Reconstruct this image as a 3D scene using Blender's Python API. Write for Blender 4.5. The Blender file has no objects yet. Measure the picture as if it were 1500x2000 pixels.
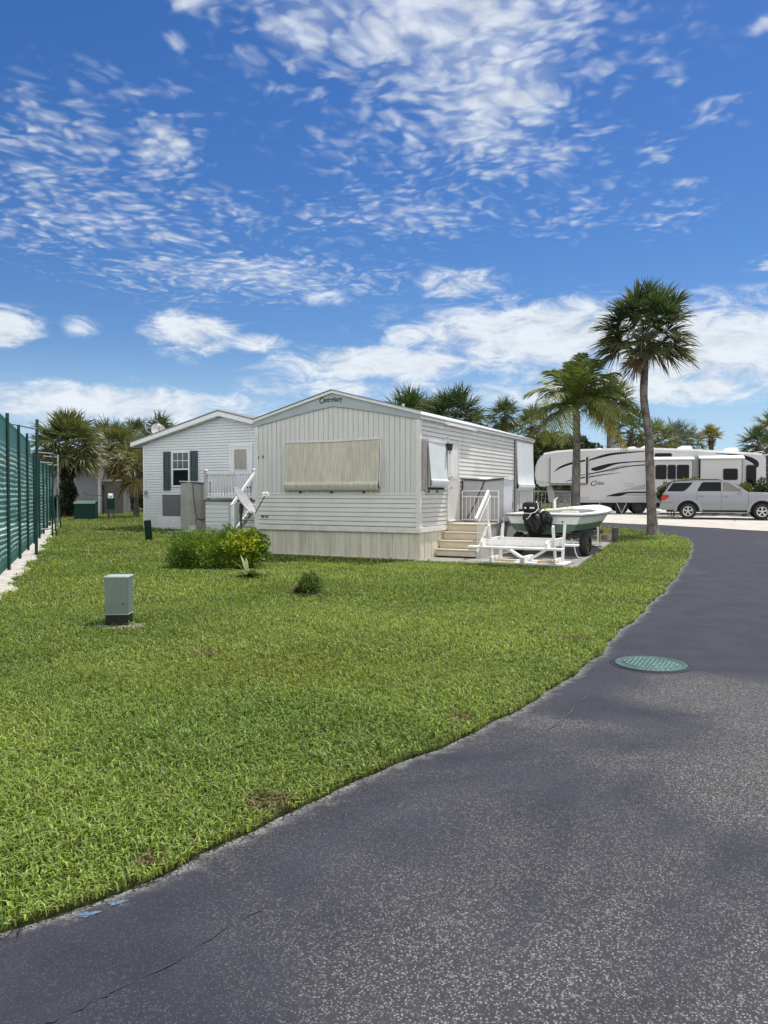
import bpy, bmesh, math, random
import numpy as np
from mathutils import Vector, Matrix, Euler
R_ = math.radians
S = bpy.context.scene
C = S.collection

# ------------------------------------------------------------------ camera, sky, sun, exposure
cam = bpy.data.cameras.new('camera'); camo = bpy.data.objects.new('camera', cam); C.objects.link(camo)
cam.sensor_fit = 'VERTICAL'; cam.sensor_height = 36.0; cam.lens = 27.0
cam.clip_start = 0.05; cam.clip_end = 3000
camo.location = (0, 0, 1.5); camo.rotation_euler = (R_(90 - 1.451), 0, 0)
S.camera = camo
S.view_settings.view_transform = 'Standard'; S.view_settings.look = 'None'
S.view_settings.gamma = 1; S.view_settings.exposure = 0.45
SUN_AZ, SUN_EL = 46.0, 65.0            # azimuth clockwise from +Y (the view direction)
sd = Vector((math.sin(R_(SUN_AZ)) * math.cos(R_(SUN_EL)), math.cos(R_(SUN_AZ)) * math.cos(R_(SUN_EL)), math.sin(R_(SUN_EL))))
sl = bpy.data.lights.new('sun', 'SUN'); sl.energy = 4.7; sl.angle = R_(0.53); sl.color = (1, .955, .89)
so = bpy.data.objects.new('sun', sl); C.objects.link(so); so.location = (20, 20, 60)
so.rotation_euler = sd.to_track_quat('Z', 'Y').to_euler()

W = bpy.data.worlds.new('World'); S.world = W; W.use_nodes = True
class NT:
    def __init__(s, nt): s.nt = nt
    def n(s, t, **k):
        o = s.nt.nodes.new(t)
        for a, b in k.items(): setattr(o, a, b)
        return o
    def put(s, sock, v):
        if isinstance(v, bpy.types.NodeSocket): s.nt.links.new(v, sock)
        elif v is not None: sock.default_value = v
    def m(s, op, a, b=None, c=None, clamp=False):
        o = s.n('ShaderNodeMath', operation=op, use_clamp=clamp)
        for i, v in enumerate((a, b, c)): s.put(o.inputs[i], v)
        return o.outputs[0]
    def vm(s, op, a, b=None):
        o = s.n('ShaderNodeVectorMath', operation=op); s.put(o.inputs[0], a)
        if b is not None: s.put(o.inputs[1], b)
        return o.outputs[0]
    def noise(s, vec, scale, detail=3, rough=.5, dist=0):
        o = s.n('ShaderNodeTexNoise'); s.put(o.inputs['Vector'], vec); o.inputs['Scale'].default_value = scale
        o.inputs['Detail'].default_value = detail; o.inputs['Roughness'].default_value = rough; o.inputs['Distortion'].default_value = dist
        return o.outputs['Fac']
    def ss(s, v, a, b, lo=0., hi=1.):
        o = s.n('ShaderNodeMapRange', interpolation_type='SMOOTHSTEP'); s.put(o.inputs[0], v)
        s.put(o.inputs[1], a); s.put(o.inputs[2], b); s.put(o.inputs[3], lo); s.put(o.inputs[4], hi)
        return o.outputs[0]
    def mix(s, f, a, b, mode='MIX'):
        o = s.n('ShaderNodeMix', data_type='RGBA', blend_type=mode)
        s.put(o.inputs[0], f); s.put(o.inputs[6], c4(a)); s.put(o.inputs[7], c4(b)); return o.outputs[2]
    def scale(s, vec, x, y, z):
        return s.vm('MULTIPLY', vec, (x, y, z))
    def comb(s, x, y, z):
        o = s.n('ShaderNodeCombineXYZ')
        for i, v in enumerate((x, y, z)): s.put(o.inputs[i], v)
        return o.outputs[0]
def c4(c):
    if isinstance(c, bpy.types.NodeSocket): return c
    return (*c, 1) if len(c) == 3 else c

def build_world():
    t = NT(W.node_tree); bg = W.node_tree.nodes['Background']
    sky = t.n('ShaderNodeTexSky', sky_type='NISHITA', sun_disc=False)
    sky.sun_elevation = R_(SUN_EL); sky.sun_rotation = R_(SUN_AZ)
    sky.altitude = 0; sky.air_density = 1.0; sky.dust_density = .25; sky.ozone_density = 3.0
    hs = t.n('ShaderNodeHueSaturation'); hs.inputs['Saturation'].default_value = 1.32; hs.inputs['Value'].default_value = .78; hs.inputs['Hue'].default_value = .511
    t.put(hs.inputs['Color'], sky.outputs[0])
    d = t.n('ShaderNodeTexCoord').outputs['Generated']
    sx = t.n('ShaderNodeSeparateXYZ'); t.put(sx.inputs[0], d); x, y, z = sx.outputs
    az = t.m('ARCTAN2', x, y); el = t.m('ARCSINE', z)
    def blob(px, py, rx, ry):
        a = math.atan((px - 750) / 1500); e = math.atan((962 - py) / 1500 * math.cos(a))
        da = t.m('DIVIDE', t.m('SUBTRACT', az, a), rx / 1500); de = t.m('DIVIDE', t.m('SUBTRACT', el, e), ry / 1500)
        return t.m('POWER', math.e, t.m('MULTIPLY', t.m('ADD', t.m('MULTIPLY', da, da), t.m('MULTIPLY', de, de)), -1.0))
    def total(L):
        acc = None
        for px, py, rx, ry, k in L:
            v = t.m('MULTIPLY', blob(px, py, rx, ry), k); acc = v if acc is None else t.m('MAXIMUM', acc, v)
        return acc
    zz = t.m('ADD', t.m('MAXIMUM', z, 0.0), .05)
    px_ = t.m('DIVIDE', x, zz); py_ = t.m('DIVIDE', y, zz)
    P = t.comb(px_, py_, 0.0)
    # altocumulus flakes
    warp = t.noise(P, 2.6, 3); P2 = t.vm('ADD', P, t.comb(t.m('MULTIPLY', warp, .22), t.m('MULTIPLY', warp, .26), 0.0))
    fl = t.noise(t.scale(P2, .9, 1.1, 1), 15.0, 3.0, .52, .15); fl2 = t.noise(t.scale(P2, 1.0, 1.3, 1), 34.0, 2.5, .5)
    med = t.noise(P, 3.4, 3.5, .55)
    m1 = total([(880, 60, 370, 175, 1.0), (970, 210, 210, 140, 1.0), (800, 300, 260, 60, .62), (1060, 320, 120, 70, .7), (620, 60, 170, 100, .85), (380, 0, 70, 40, 1.05), (330, 300, 80, 66, .88), (110, 300, 170, 120, .62), (220, 430, 330, 95, .68), (760, 425, 240, 56, .70),
                (470, 540, 340, 52, .82), (1390, 230, 60, 34, .6), (1290, 150, 60, 28, .66), (1270, 300, 50, 30, .55), (1490, 60, 40, 14, 1.0), (350, 95, 24, 18, .8), (1300, 430, 90, 40, .55), (1340, 360, 40, 12, .75), (1495, 520, 30, 14, .95), (1100, 400, 150, 70, .52), (250, 190, 180, 50, .48)])
    jit = t.n('ShaderNodeTexNoise'); t.put(jit.inputs['Vector'], P2); jit.inputs['Scale'].default_value = 20; jit.inputs['Detail'].default_value = 3
    jv = t.vm('ADD', P2, t.vm('MULTIPLY', t.vm('SUBTRACT', jit.outputs['Color'], (.5, .5, .5)), (.05, .05, 0)))
    def cells(sc):
        v = t.n('ShaderNodeTexVoronoi', feature='SMOOTH_F1'); t.put(v.inputs['Vector'], jv); v.inputs['Scale'].default_value = sc; v.inputs['Smoothness'].default_value = .55
        return t.ss(v.outputs['Distance'], .75, .1)
    puff = t.m('ADD', t.m('MULTIPLY', cells(17.0), .55), t.m('MULTIPLY', cells(31.0), .45))
    nn = t.m('ADD', t.m('MULTIPLY', puff, .30), t.m('ADD', t.m('MULTIPLY', med, .30), t.m('ADD', t.m('MULTIPLY', fl, .40), t.m('MULTIPLY', fl2, .12))))
    dens1 = t.ss(t.m('ADD', nn, t.m('MULTIPLY', t.m('MULTIPLY', m1, t.m('ADD', t.m('MULTIPLY', m1, .6), .4)), .37)), .56, 1.05)
    veil = t.m('MULTIPLY', t.ss(m1, .55, 1.05), t.ss(med, .25, .65, .10, .50))
    dens1 = t.m('MAXIMUM', t.m('MULTIPLY', dens1, t.ss(m1, .05, .45)), veil)
    # low, softer bank
    low = t.noise(t.comb(t.m('MULTIPLY', az, 11.0), t.m('MULTIPLY', el, 27.0), 0.0), 1.5, 7.5, .66, .6)
    m2 = total([(1060, 655, 350, 78, 1.0), (1380, 680, 240, 95, 1.0), (900, 560, 130, 40, .72), (760, 712, 260, 40, 1.0), (380, 650, 110, 55, .86), (500, 672, 70, 26, .8), (10, 640, 75, 45, .95), (160, 640, 50, 30, .5), (200, 790, 400, 50, .85), (1250, 760, 400, 44, .85), (680, 760, 300, 30, .7), (640, 580, 120, 26, .5)])
    dens2 = t.ss(t.m('ADD', low, t.m('MULTIPLY', m2, .56)), .66, .99)
    dens2 = t.m('MULTIPLY', dens2, t.ss(m2, .1, .55))
    haze = t.ss(el, 0.0, .20, .80, 0.0)
    dens = t.m('MAXIMUM', t.m('MULTIPLY', dens1, .82), t.m('MULTIPLY', dens2, .93))
    shade = t.ss(t.m('ADD', t.m('MULTIPLY', low, .8), t.m('MULTIPLY', fl, .2)), .35, .62, .80, 1.0)
    cl = t.n('ShaderNodeVectorMath', operation='SCALE'); cl.inputs[0].default_value = (6.3, 6.7, 7.2); t.put(cl.inputs[3], shade)
    c = t.mix(haze, hs.outputs[0], (3.3, 4.9, 7.0)); c = t.mix(dens, c, cl.outputs[0])
    # added bright cloud behind the camera, out of view, filling the shaded fronts
    bk = t.noise(t.vm('ADD', d, (3.1, 1.7, .4)), 2.6, 6, .6, .3)
    back = t.m('MULTIPLY', t.ss(y, .12, -.30), t.ss(bk, .30, .52))
    c = t.mix(back, c, (11.6, 11.5, 11.2))
    t.put(bg.inputs[0], c); bg.inputs[1].default_value = .1
build_world()

# ------------------------------------------------------------------ materials
def new_mat(name):
    m = bpy.data.materials.new(name); m.use_nodes = True
    return m, NT(m.node_tree), m.node_tree.nodes['Principled BSDF']
def bump(t, p, h, dist=.01, st=.5):
    b = t.n('ShaderNodeBump'); b.inputs['Distance'].default_value = dist; b.inputs['Strength'].default_value = st
    t.put(b.inputs['Height'], h); t.put(p.inputs['Normal'], b.outputs[0])
def mat(name, col, rough=.6, var=.12, scale=6., metal=0., bmp=0., bscale=60., spec=.5, stretch=(1, 1, 1), dirt=None, dirt_amt=.35, coat=0., fine=.0):
    m, t, p = new_mat(name)
    o = t.n('ShaderNodeTexCoord').outputs['Object']; v = t.scale(o, *stretch)
    n1 = t.noise(v, scale, 5, .6)
    dark = tuple(c * (1 - var) for c in col); lite = tuple(min(1, c * (1 + var)) for c in col)
    c = t.mix(t.ss(n1, .3, .7), dark, lite)
    if dirt:
        n2 = t.noise(v, scale * .45, 6, .65); c = t.mix(t.m('MULTIPLY', t.ss(n2, .5, .78), dirt_amt), c, dirt)
    if fine:
        n3 = t.noise(v, scale * 14, 2); c = t.mix(t.m('MULTIPLY', t.ss(n3, .35, .7), fine), c, tuple(k * .55 for k in col))
    t.put(p.inputs['Base Color'], c)
    p.inputs['Metallic'].default_value = metal; p.inputs['Specular IOR Level'].default_value = spec
    t.put(p.inputs['Roughness'], t.ss(n1, .2, .8, max(0, rough - .08), min(1, rough + .08)))
    if coat: p.inputs['Coat Weight'].default_value = coat; p.inputs['Coat Roughness'].default_value = .05
    if bmp: bump(t, p, t.noise(o, bscale, 4), .01, bmp)
    return m
M = {}
M['wall'] = mat('painted_panel', (.60, .60, .59), .55, .05, 3, stretch=(5, 1, .6), dirt=(.40, .39, .36), dirt_amt=.6)
M['lap'] = mat('aluminium_siding', (.65, .65, .635), .5, .05, 2, dirt=(.40, .39, .34), dirt_amt=.4)
M['lap_side'] = mat('cream_siding', (.60, .59, .55), .45, .05, 2, dirt=(.46, .44, .37), dirt_amt=.4)
M['gable'] = mat('gable_paint', (.36, .40, .425), .55, .06, 3, dirt=(.28, .31, .33))
M['trim'] = mat('offwhite_trim', (.67, .66, .635), .5, .06, 5, dirt=(.42, .40, .34), dirt_amt=.5)
M['white'] = mat('white_paint', (.74, .74, .73), .45, .04, 5, dirt=(.55, .54, .5), dirt_amt=.3)
M['white_worn'] = mat('worn_white_wood', (.74, .74, .72), .6, .06, 5, dirt=(.38, .36, .33), dirt_amt=.55, fine=.15, bmp=.25)
M['skirt'] = mat('skirting_metal', (.60, .575, .475), .5, .12, 7, stretch=(1, 1, .12), dirt=(.33, .31, .25), dirt_amt=.6)
M['shade'] = mat('woven_shade', (.56, .53, .44), .75, .20, 30, stretch=(1, 1, .05), dirt=(.43, .42, .375), dirt_amt=.7, fine=.35)
M['whiteshade'] = mat('white_awning_vinyl', (.56, .585, .60), .6, .05, 5, dirt=(.58, .57, .52), dirt_amt=.4)
M['alu'] = mat('aluminium', (.55, .55, .54), .38, .08, 8, metal=.7)
M['galv'] = mat('galvanised_pipe', (.42, .43, .43), .45, .15, 12, metal=.6)
M['chrome'] = mat('bright_alloy', (.62, .63, .64), .28, .05, 8, metal=.85)
M['dark'] = mat('dark_gap', (.02, .02, .02), .7, .2)
M['black'] = mat('black_plastic', (.012, .012, .013), .4, .2, 8, spec=.3)
M['blackbag'] = mat('black_plastic_bag', (.008, .008, .009), .45, .2, 8, spec=.3)
M['iron'] = mat('black_iron', (.03, .03, .03), .5, .2)
M['rubber'] = mat('tyre_rubber', (.022, .022, .022), .8, .2, 20)
M['roof'] = mat('white_metal_roof', (.42, .43, .44), .45, .06, 3, dirt=(.4, .4, .38))
M['shingle'] = mat('grey_shingles', (.16, .165, .17), .85, .2, 30, bmp=.4)
M['vinyl'] = mat('white_vinyl_siding', (.66, .68, .705), .5, .03, 2, dirt=(.62, .63, .62), dirt_amt=.35)
M['vinyltrim'] = mat('white_vinyl_trim', (.70, .71, .73), .45, .03, 4)
M['shutter'] = mat('slate_shutter', (.035, .055, .068), .5, .12, 6)
M['brownshutter'] = mat('taupe_shutter', (.34, .30, .28), .55, .15, 8)
M['screen'] = mat('grey_screen', (.135, .13, .145), .7, .12, 30)
M['cabinet'] = mat('weathered_tan_plastic', (.37, .365, .33), .65, .10, 4, dirt=(.28, .275, .25), dirt_amt=.5)
M['cabgrey'] = mat('grey_storage_plastic', (.42, .425, .445), .6, .07, 4, dirt=(.30, .30, .31), dirt_amt=.45)
M['oldgrey'] = mat('old_grey_resin', (.14, .135, .13), .7, .1, 4)
M['lid'] = mat('grey_lid', (.55, .55, .54), .55, .1, 5)
M['concrete'] = mat('slab_concrete', (.185, .178, .165), .85, .18, 2.5, dirt=(.10, .097, .09), dirt_amt=.6, fine=.3, bmp=.3)
M['stepc'] = mat('painted_cream_concrete', (.56, .50, .395), .75, .07, 4, dirt=(.42, .37, .29), dirt_amt=.55, bmp=.2)
M['stepgrey'] = mat('painted_grey_concrete', (.44, .44, .43), .75, .07, 3, dirt=(.33, .32, .30), dirt_amt=.5, bmp=.2)
M['gravel'] = mat('shell_gravel', (.39, .365, .325), .9, .14, 1.4, dirt=(.28, .26, .225), dirt_amt=.5, fine=.25, bmp=.5)
M['strip'] = mat('rough_concrete_strip', (.40, .375, .335), .9, .25, 5, dirt=(.2, .19, .15), dirt_amt=.6, fine=.4, bmp=.6)
M['court'] = mat('pale_court', (.42, .45, .44), .9, .08, 1)
M['soil'] = mat('sandy_soil', (.175, .155, .12), .95, .3, 14, fine=.4, bmp=.6)
M['green'] = mat('green_steel', (.002, .030, .019), .6, .15, 6, spec=.2)
M['fgreen'] = mat('green_fence_post', (.005, .045, .038), .45, .2, 6)
M['pedgreen'] = mat('sage_plastic', (.125, .168, .150), .5, .05, 6, dirt=(.10, .13, .115), dirt_amt=.4)
M['pedtop'] = mat('pale_sage_plastic', (.27, .34, .315), .45, .05, 6)
M['tread'] = mat('lighter_teal_paint', (.055, .135, .115), .6, .25, 18)  # raised bars in a lighter teal than the lid
M['manhole'] = mat('teal_painted_iron', (.022, .066, .057), .6, .25, 18, dirt=(.10, .09, .07), dirt_amt=.5, fine=.3, bmp=.3)
M['hullwhite'] = mat('boat_gelcoat', (.72, .735, .72), .32, .04, 3, dirt=(.55, .55, .5), dirt_amt=.3)
M['hullgreen'] = mat('green_bottom_paint', (.07, .13, .105), .5, .18, 5, dirt=(.11, .12, .09), dirt_amt=.4)
M['yellow'] = mat('faded_yellow', (.62, .58, .22), .5, .06)
M['lime'] = mat('lime_marker', (.55, .62, .05), .5, .05)
M['wood'] = mat('bare_lumber', (.50, .38, .20), .7, .12, 8, stretch=(.3, 4, 4))
M['oldwood'] = mat('old_dark_timber', (.09, .085, .075), .85, .25, 8)
M['log'] = mat('log', (.30, .235, .16), .85, .2, 8)
M['pink'] = mat('pink_paver', (.42, .27, .24), .9, .1)
M['silver'] = mat('silver_car_paint', (.275, .29, .31), .36, .03, 3, metal=.35, coat=.4)
M['silver2'] = mat('grey_cladding', (.27, .28, .29), .4, .03, 3, metal=.3)
M['rv'] = mat('rv_fibreglass', (.50, .505, .515), .35, .03, 1.5, dirt=(.58, .575, .56), dirt_amt=.3)
M['rvroof'] = mat('rv_roof_white', (.8, .8, .79), .5, .03, 2)
M['rvgrey'] = mat('rv_grey_panel', (.40, .415, .42), .4, .04, 2)
M['navy'] = mat('navy_stripe', (.012, .012, .022), .45, .1, spec=.15)
M['decalgrey'] = mat('grey_stripe', (.33, .34, .34), .4, .08)
M['truck'] = mat('truck_white', (.72, .72, .71), .3, .03, 3, coat=.5)
M['red'] = mat('red_lens', (.42, .02, .02), .2, .1)
M['lens'] = mat('clear_lens', (.75, .76, .76), .15, .05)
M['ink'] = mat('sign_ink', (.03, .045, .05), .6, .1)
M['navychair'] = mat('navy_cloth', (.045, .055, .10), .8, .15)
M['darkcoach'] = mat('dark_coach_paint', (.03, .03, .035), .3, .1)
M['dish'] = mat('dish_paint', (.27, .28, .285), .45, .08, 5, dirt=(.36, .35, .33), dirt_amt=.4)
M['bluepaint'] = mat('blue_spray_paint', (.085, .15, .25), .8, .25, 40)
def thin_paint():
    m = M['bluepaint']; t = NT(m.node_tree); nt = m.node_tree; p = nt.nodes['Principled BSDF']; g = t.n('ShaderNodeTexCoord').outputs['Object']
    tp = t.n('ShaderNodeBsdfTransparent'); ms = t.n('ShaderNodeMixShader'); t.put(ms.inputs[0], t.ss(t.m('ADD', t.m('MULTIPLY', t.noise(g, 160, 3), .6), t.m('MULTIPLY', t.noise(g, 30, 3), .4)), .34, .56, .10, .9))
    t.put(ms.inputs[1], tp.outputs[0]); t.put(ms.inputs[2], p.outputs[0]); t.put(nt.nodes['Material Output'].inputs[0], ms.outputs[0])
thin_paint()
M['rust'] = mat('rusty_post', (.07, .05, .045), .7, .3, 10)
def glass(name, col=(.008, .009, .011), rough=.08):
    m, t, p = new_mat(name); p.inputs['Base Color'].default_value = (*col, 1); p.inputs['Roughness'].default_value = rough
    p.inputs['Specular IOR Level'].default_value = .13; return m
M['glass'] = glass('dark_glass'); M['curtain'] = mat('curtain_behind_glass', (.30, .285, .24), .25, .12, 14, stretch=(1, 1, .15))
M['cleargl'] = glass('see_through_cabin', (.20, .19, .16), .15)
M['slatglass'] = mat('blinds_behind_glass', (.05, .065, .065), .12, .25, 26, stretch=(1, 1, .05))

def m_attr_leaf(name, trans=.3, rough=.5, spec=.4):
    m, t, p = new_mat(name); nt = m.node_tree
    a = t.n('ShaderNodeAttribute', attribute_name='tint').outputs['Color']
    t.put(p.inputs['Base Color'], a); p.inputs['Roughness'].default_value = rough; p.inputs['Specular IOR Level'].default_value = spec
    tr = t.n('ShaderNodeBsdfTranslucent'); t.put(tr.inputs[0], t.mix(1.0, a, (1.25, 1.15, .6), 'MULTIPLY'))
    ms = t.n('ShaderNodeMixShader'); ms.inputs[0].default_value = trans
    t.put(ms.inputs[1], p.outputs[0]); t.put(ms.inputs[2], tr.outputs[0])
    out = nt.nodes['Material Output']; t.put(out.inputs[0], ms.outputs[0])
    return m
M['leaf'] = m_attr_leaf('palm_leaf'); M['grass'] = m_attr_leaf('grass_blade', .34, .55, .3); M['shrub'] = m_attr_leaf('shrub_leaf', .3)

def m_bark(name, a, b, ring=26.):
    m, t, p = new_mat(name); o = t.n('ShaderNodeTexCoord').outputs['Object']
    n1 = t.noise(t.scale(o, 1, 1, .6), 5, 5, .6); n2 = t.noise(t.scale(o, 1.5, 1.5, 9), 4, 4, .6)
    c = t.mix(t.ss(t.m('ADD', t.m('MULTIPLY', n1, .6), t.m('MULTIPLY', n2, .4)), .35, .65), a, b)
    t.put(p.inputs['Base Color'], c); p.inputs['Roughness'].default_value = .9
    bump(t, p, n2, .03, .8); return m
M['bark'] = m_bark('palm_bark', (.075, .064, .055), (.28, .25, .22)); M['barkdark'] = m_bark('dark_palm_bark', (.05, .042, .034), (.15, .125, .10))

def m_road():
    m, t, p = new_mat('asphalt'); g = t.n('ShaderNodeNewGeometry').outputs['Position']
    edge = t.n('ShaderNodeAttribute', attribute_name='edge').outputs['Fac']
    sep = t.n('ShaderNodeSeparateXYZ'); t.put(sep.inputs[0], g)
    big = t.noise(g, .55, 4, .55, .6); bias = t.ss(t.m('SUBTRACT', t.m('MULTIPLY', sep.outputs[0], .55), t.m('MULTIPLY', sep.outputs[1], .17)), -1.6, .6, -.16, .12)
    bias2 = t.ss(sep.outputs[1], 4.2, 7.5, 0.0, -.3)
    worn = t.ss(t.m('ADD', t.m('ADD', big, bias), bias2), .40, .66)
    vo = t.n('ShaderNodeTexVoronoi'); t.put(vo.inputs['Vector'], g); vo.inputs['Scale'].default_value = 150
    vo2 = t.n('ShaderNodeTexVoronoi'); t.put(vo2.inputs['Vector'], g); vo2.inputs['Scale'].default_value = 78
    sp = t.m('MAXIMUM', t.ss(vo.outputs['Color'], .42, .92), t.ss(vo2.outputs['Color'], .74, .97))
    fade = t.ss(vo.outputs['Distance'], .25, .55, 1., .15)
    seal = t.mix(t.ss(t.noise(g, 2.2, 4), .3, .7), (.018, .0195, .028), (.027, .0285, .039))
    base = t.mix(t.m('MULTIPLY', worn, .75), seal, (.036, .036, .036))
    base = t.mix(t.m('MULTIPLY', t.m('MULTIPLY', sp, fade), t.m('ADD', t.m('MULTIPLY', worn, .80), .10)), base, (.34, .335, .32))
    en = t.m('MULTIPLY', t.ss(t.m('ADD', edge, t.m('MULTIPLY', t.m('SUBTRACT', t.noise(g, 14, 5, .65), .5), 1.1)), .36, .95), .75)
    ec = t.mix(t.ss(t.noise(g, 85, 4, .65), .38, .64), (.07, .069, .067), (.33, .325, .31))
    base = t.mix(en, base, ec)
    t.put(p.inputs['Base Color'], base); p.inputs['Roughness'].default_value = .85; p.inputs['Specular IOR Level'].default_value = .22
    bump(t, p, t.m('ADD', sp, t.noise(g, 130, 2)), .004, .45)
    return m
M['road'] = m_road()
def m_lawn():
    m, t, p = new_mat('lawn_soil'); g = t.n('ShaderNodeNewGeometry').outputs['Position']
    a = t.noise(g, .5, 4); b = t.noise(g, 38, 4, .65); c_ = t.noise(g, 7, 4)
    c = t.mix(t.ss(b, .3, .7), (.016, .020, .008), (.075, .095, .026)); c = t.mix(t.m('MULTIPLY', t.ss(a, .35, .7), .5), c, (.085, .10, .032))
    c = t.mix(t.m('MULTIPLY', t.ss(c_, .55, .8), .45), c, (.055, .045, .022))
    t.put(p.inputs['Base Color'], c); p.inputs['Roughness'].default_value = .95; p.inputs['Specular IOR Level'].default_value = .15
    bump(t, p, b, .05, 1.0); return m
M['lawn'] = m_lawn()
def m_mesh():
    m, t, p = new_mat('green_windscreen'); nt = m.node_tree
    o = t.n('ShaderNodeTexCoord').outputs['Object']; s = t.n('ShaderNodeSeparateXYZ'); t.put(s.inputs[0], o)
    nz = t.noise(t.scale(o, .5, .5, 2.4), 3, 3); fine = t.noise(o, 20, 4)
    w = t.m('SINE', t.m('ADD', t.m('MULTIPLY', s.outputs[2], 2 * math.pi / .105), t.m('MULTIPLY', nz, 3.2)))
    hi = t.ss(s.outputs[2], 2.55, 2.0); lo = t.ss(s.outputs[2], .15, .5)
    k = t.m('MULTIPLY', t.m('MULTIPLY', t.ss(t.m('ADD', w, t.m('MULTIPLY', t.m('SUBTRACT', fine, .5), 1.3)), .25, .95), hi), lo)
    t.put(p.inputs['Base Color'], t.mix(t.ss(fine, .3, .7), (.004, .058, .044), (.010, .10, .078))); p.inputs['Roughness'].default_value = .7
    tr = t.n('ShaderNodeBsdfTranslucent'); tr.inputs[0].default_value = (.015, .13, .11, 1)
    tp = t.n('ShaderNodeBsdfTransparent'); tp.inputs[0].default_value = (.9, 1, .98, 1)
    m1 = t.n('ShaderNodeMixShader'); m1.inputs[0].default_value = .35; t.put(m1.inputs[1], p.outputs[0]); t.put(m1.inputs[2], tr.outputs[0])
    m2 = t.n('ShaderNodeMixShader'); t.put(m2.inputs[0], t.m('ADD', t.m('MULTIPLY', k, .82), .05)); t.put(m2.inputs[1], m1.outputs[0]); t.put(m2.inputs[2], tp.outputs[0])
    pale = t.n('ShaderNodeBsdfDiffuse'); pale.inputs[0].default_value = (.46, .62, .58, 1); m3 = t.n('ShaderNodeMixShader'); t.put(m3.inputs[0], t.m('MULTIPLY', t.m('MULTIPLY', k, t.ss(t.noise(t.scale(o, .35, .35, 1.1), 2.2, 3), .3, .65, .25, 1.0)), .60)); t.put(m3.inputs[1], m2.outputs[0]); t.put(m3.inputs[2], pale.outputs[0])  # pale lines put light showing through the screen into its colour
    t.put(nt.nodes['Material Output'].inputs[0], m3.outputs[0]); return m
M['mesh'] = m_mesh()

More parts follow.
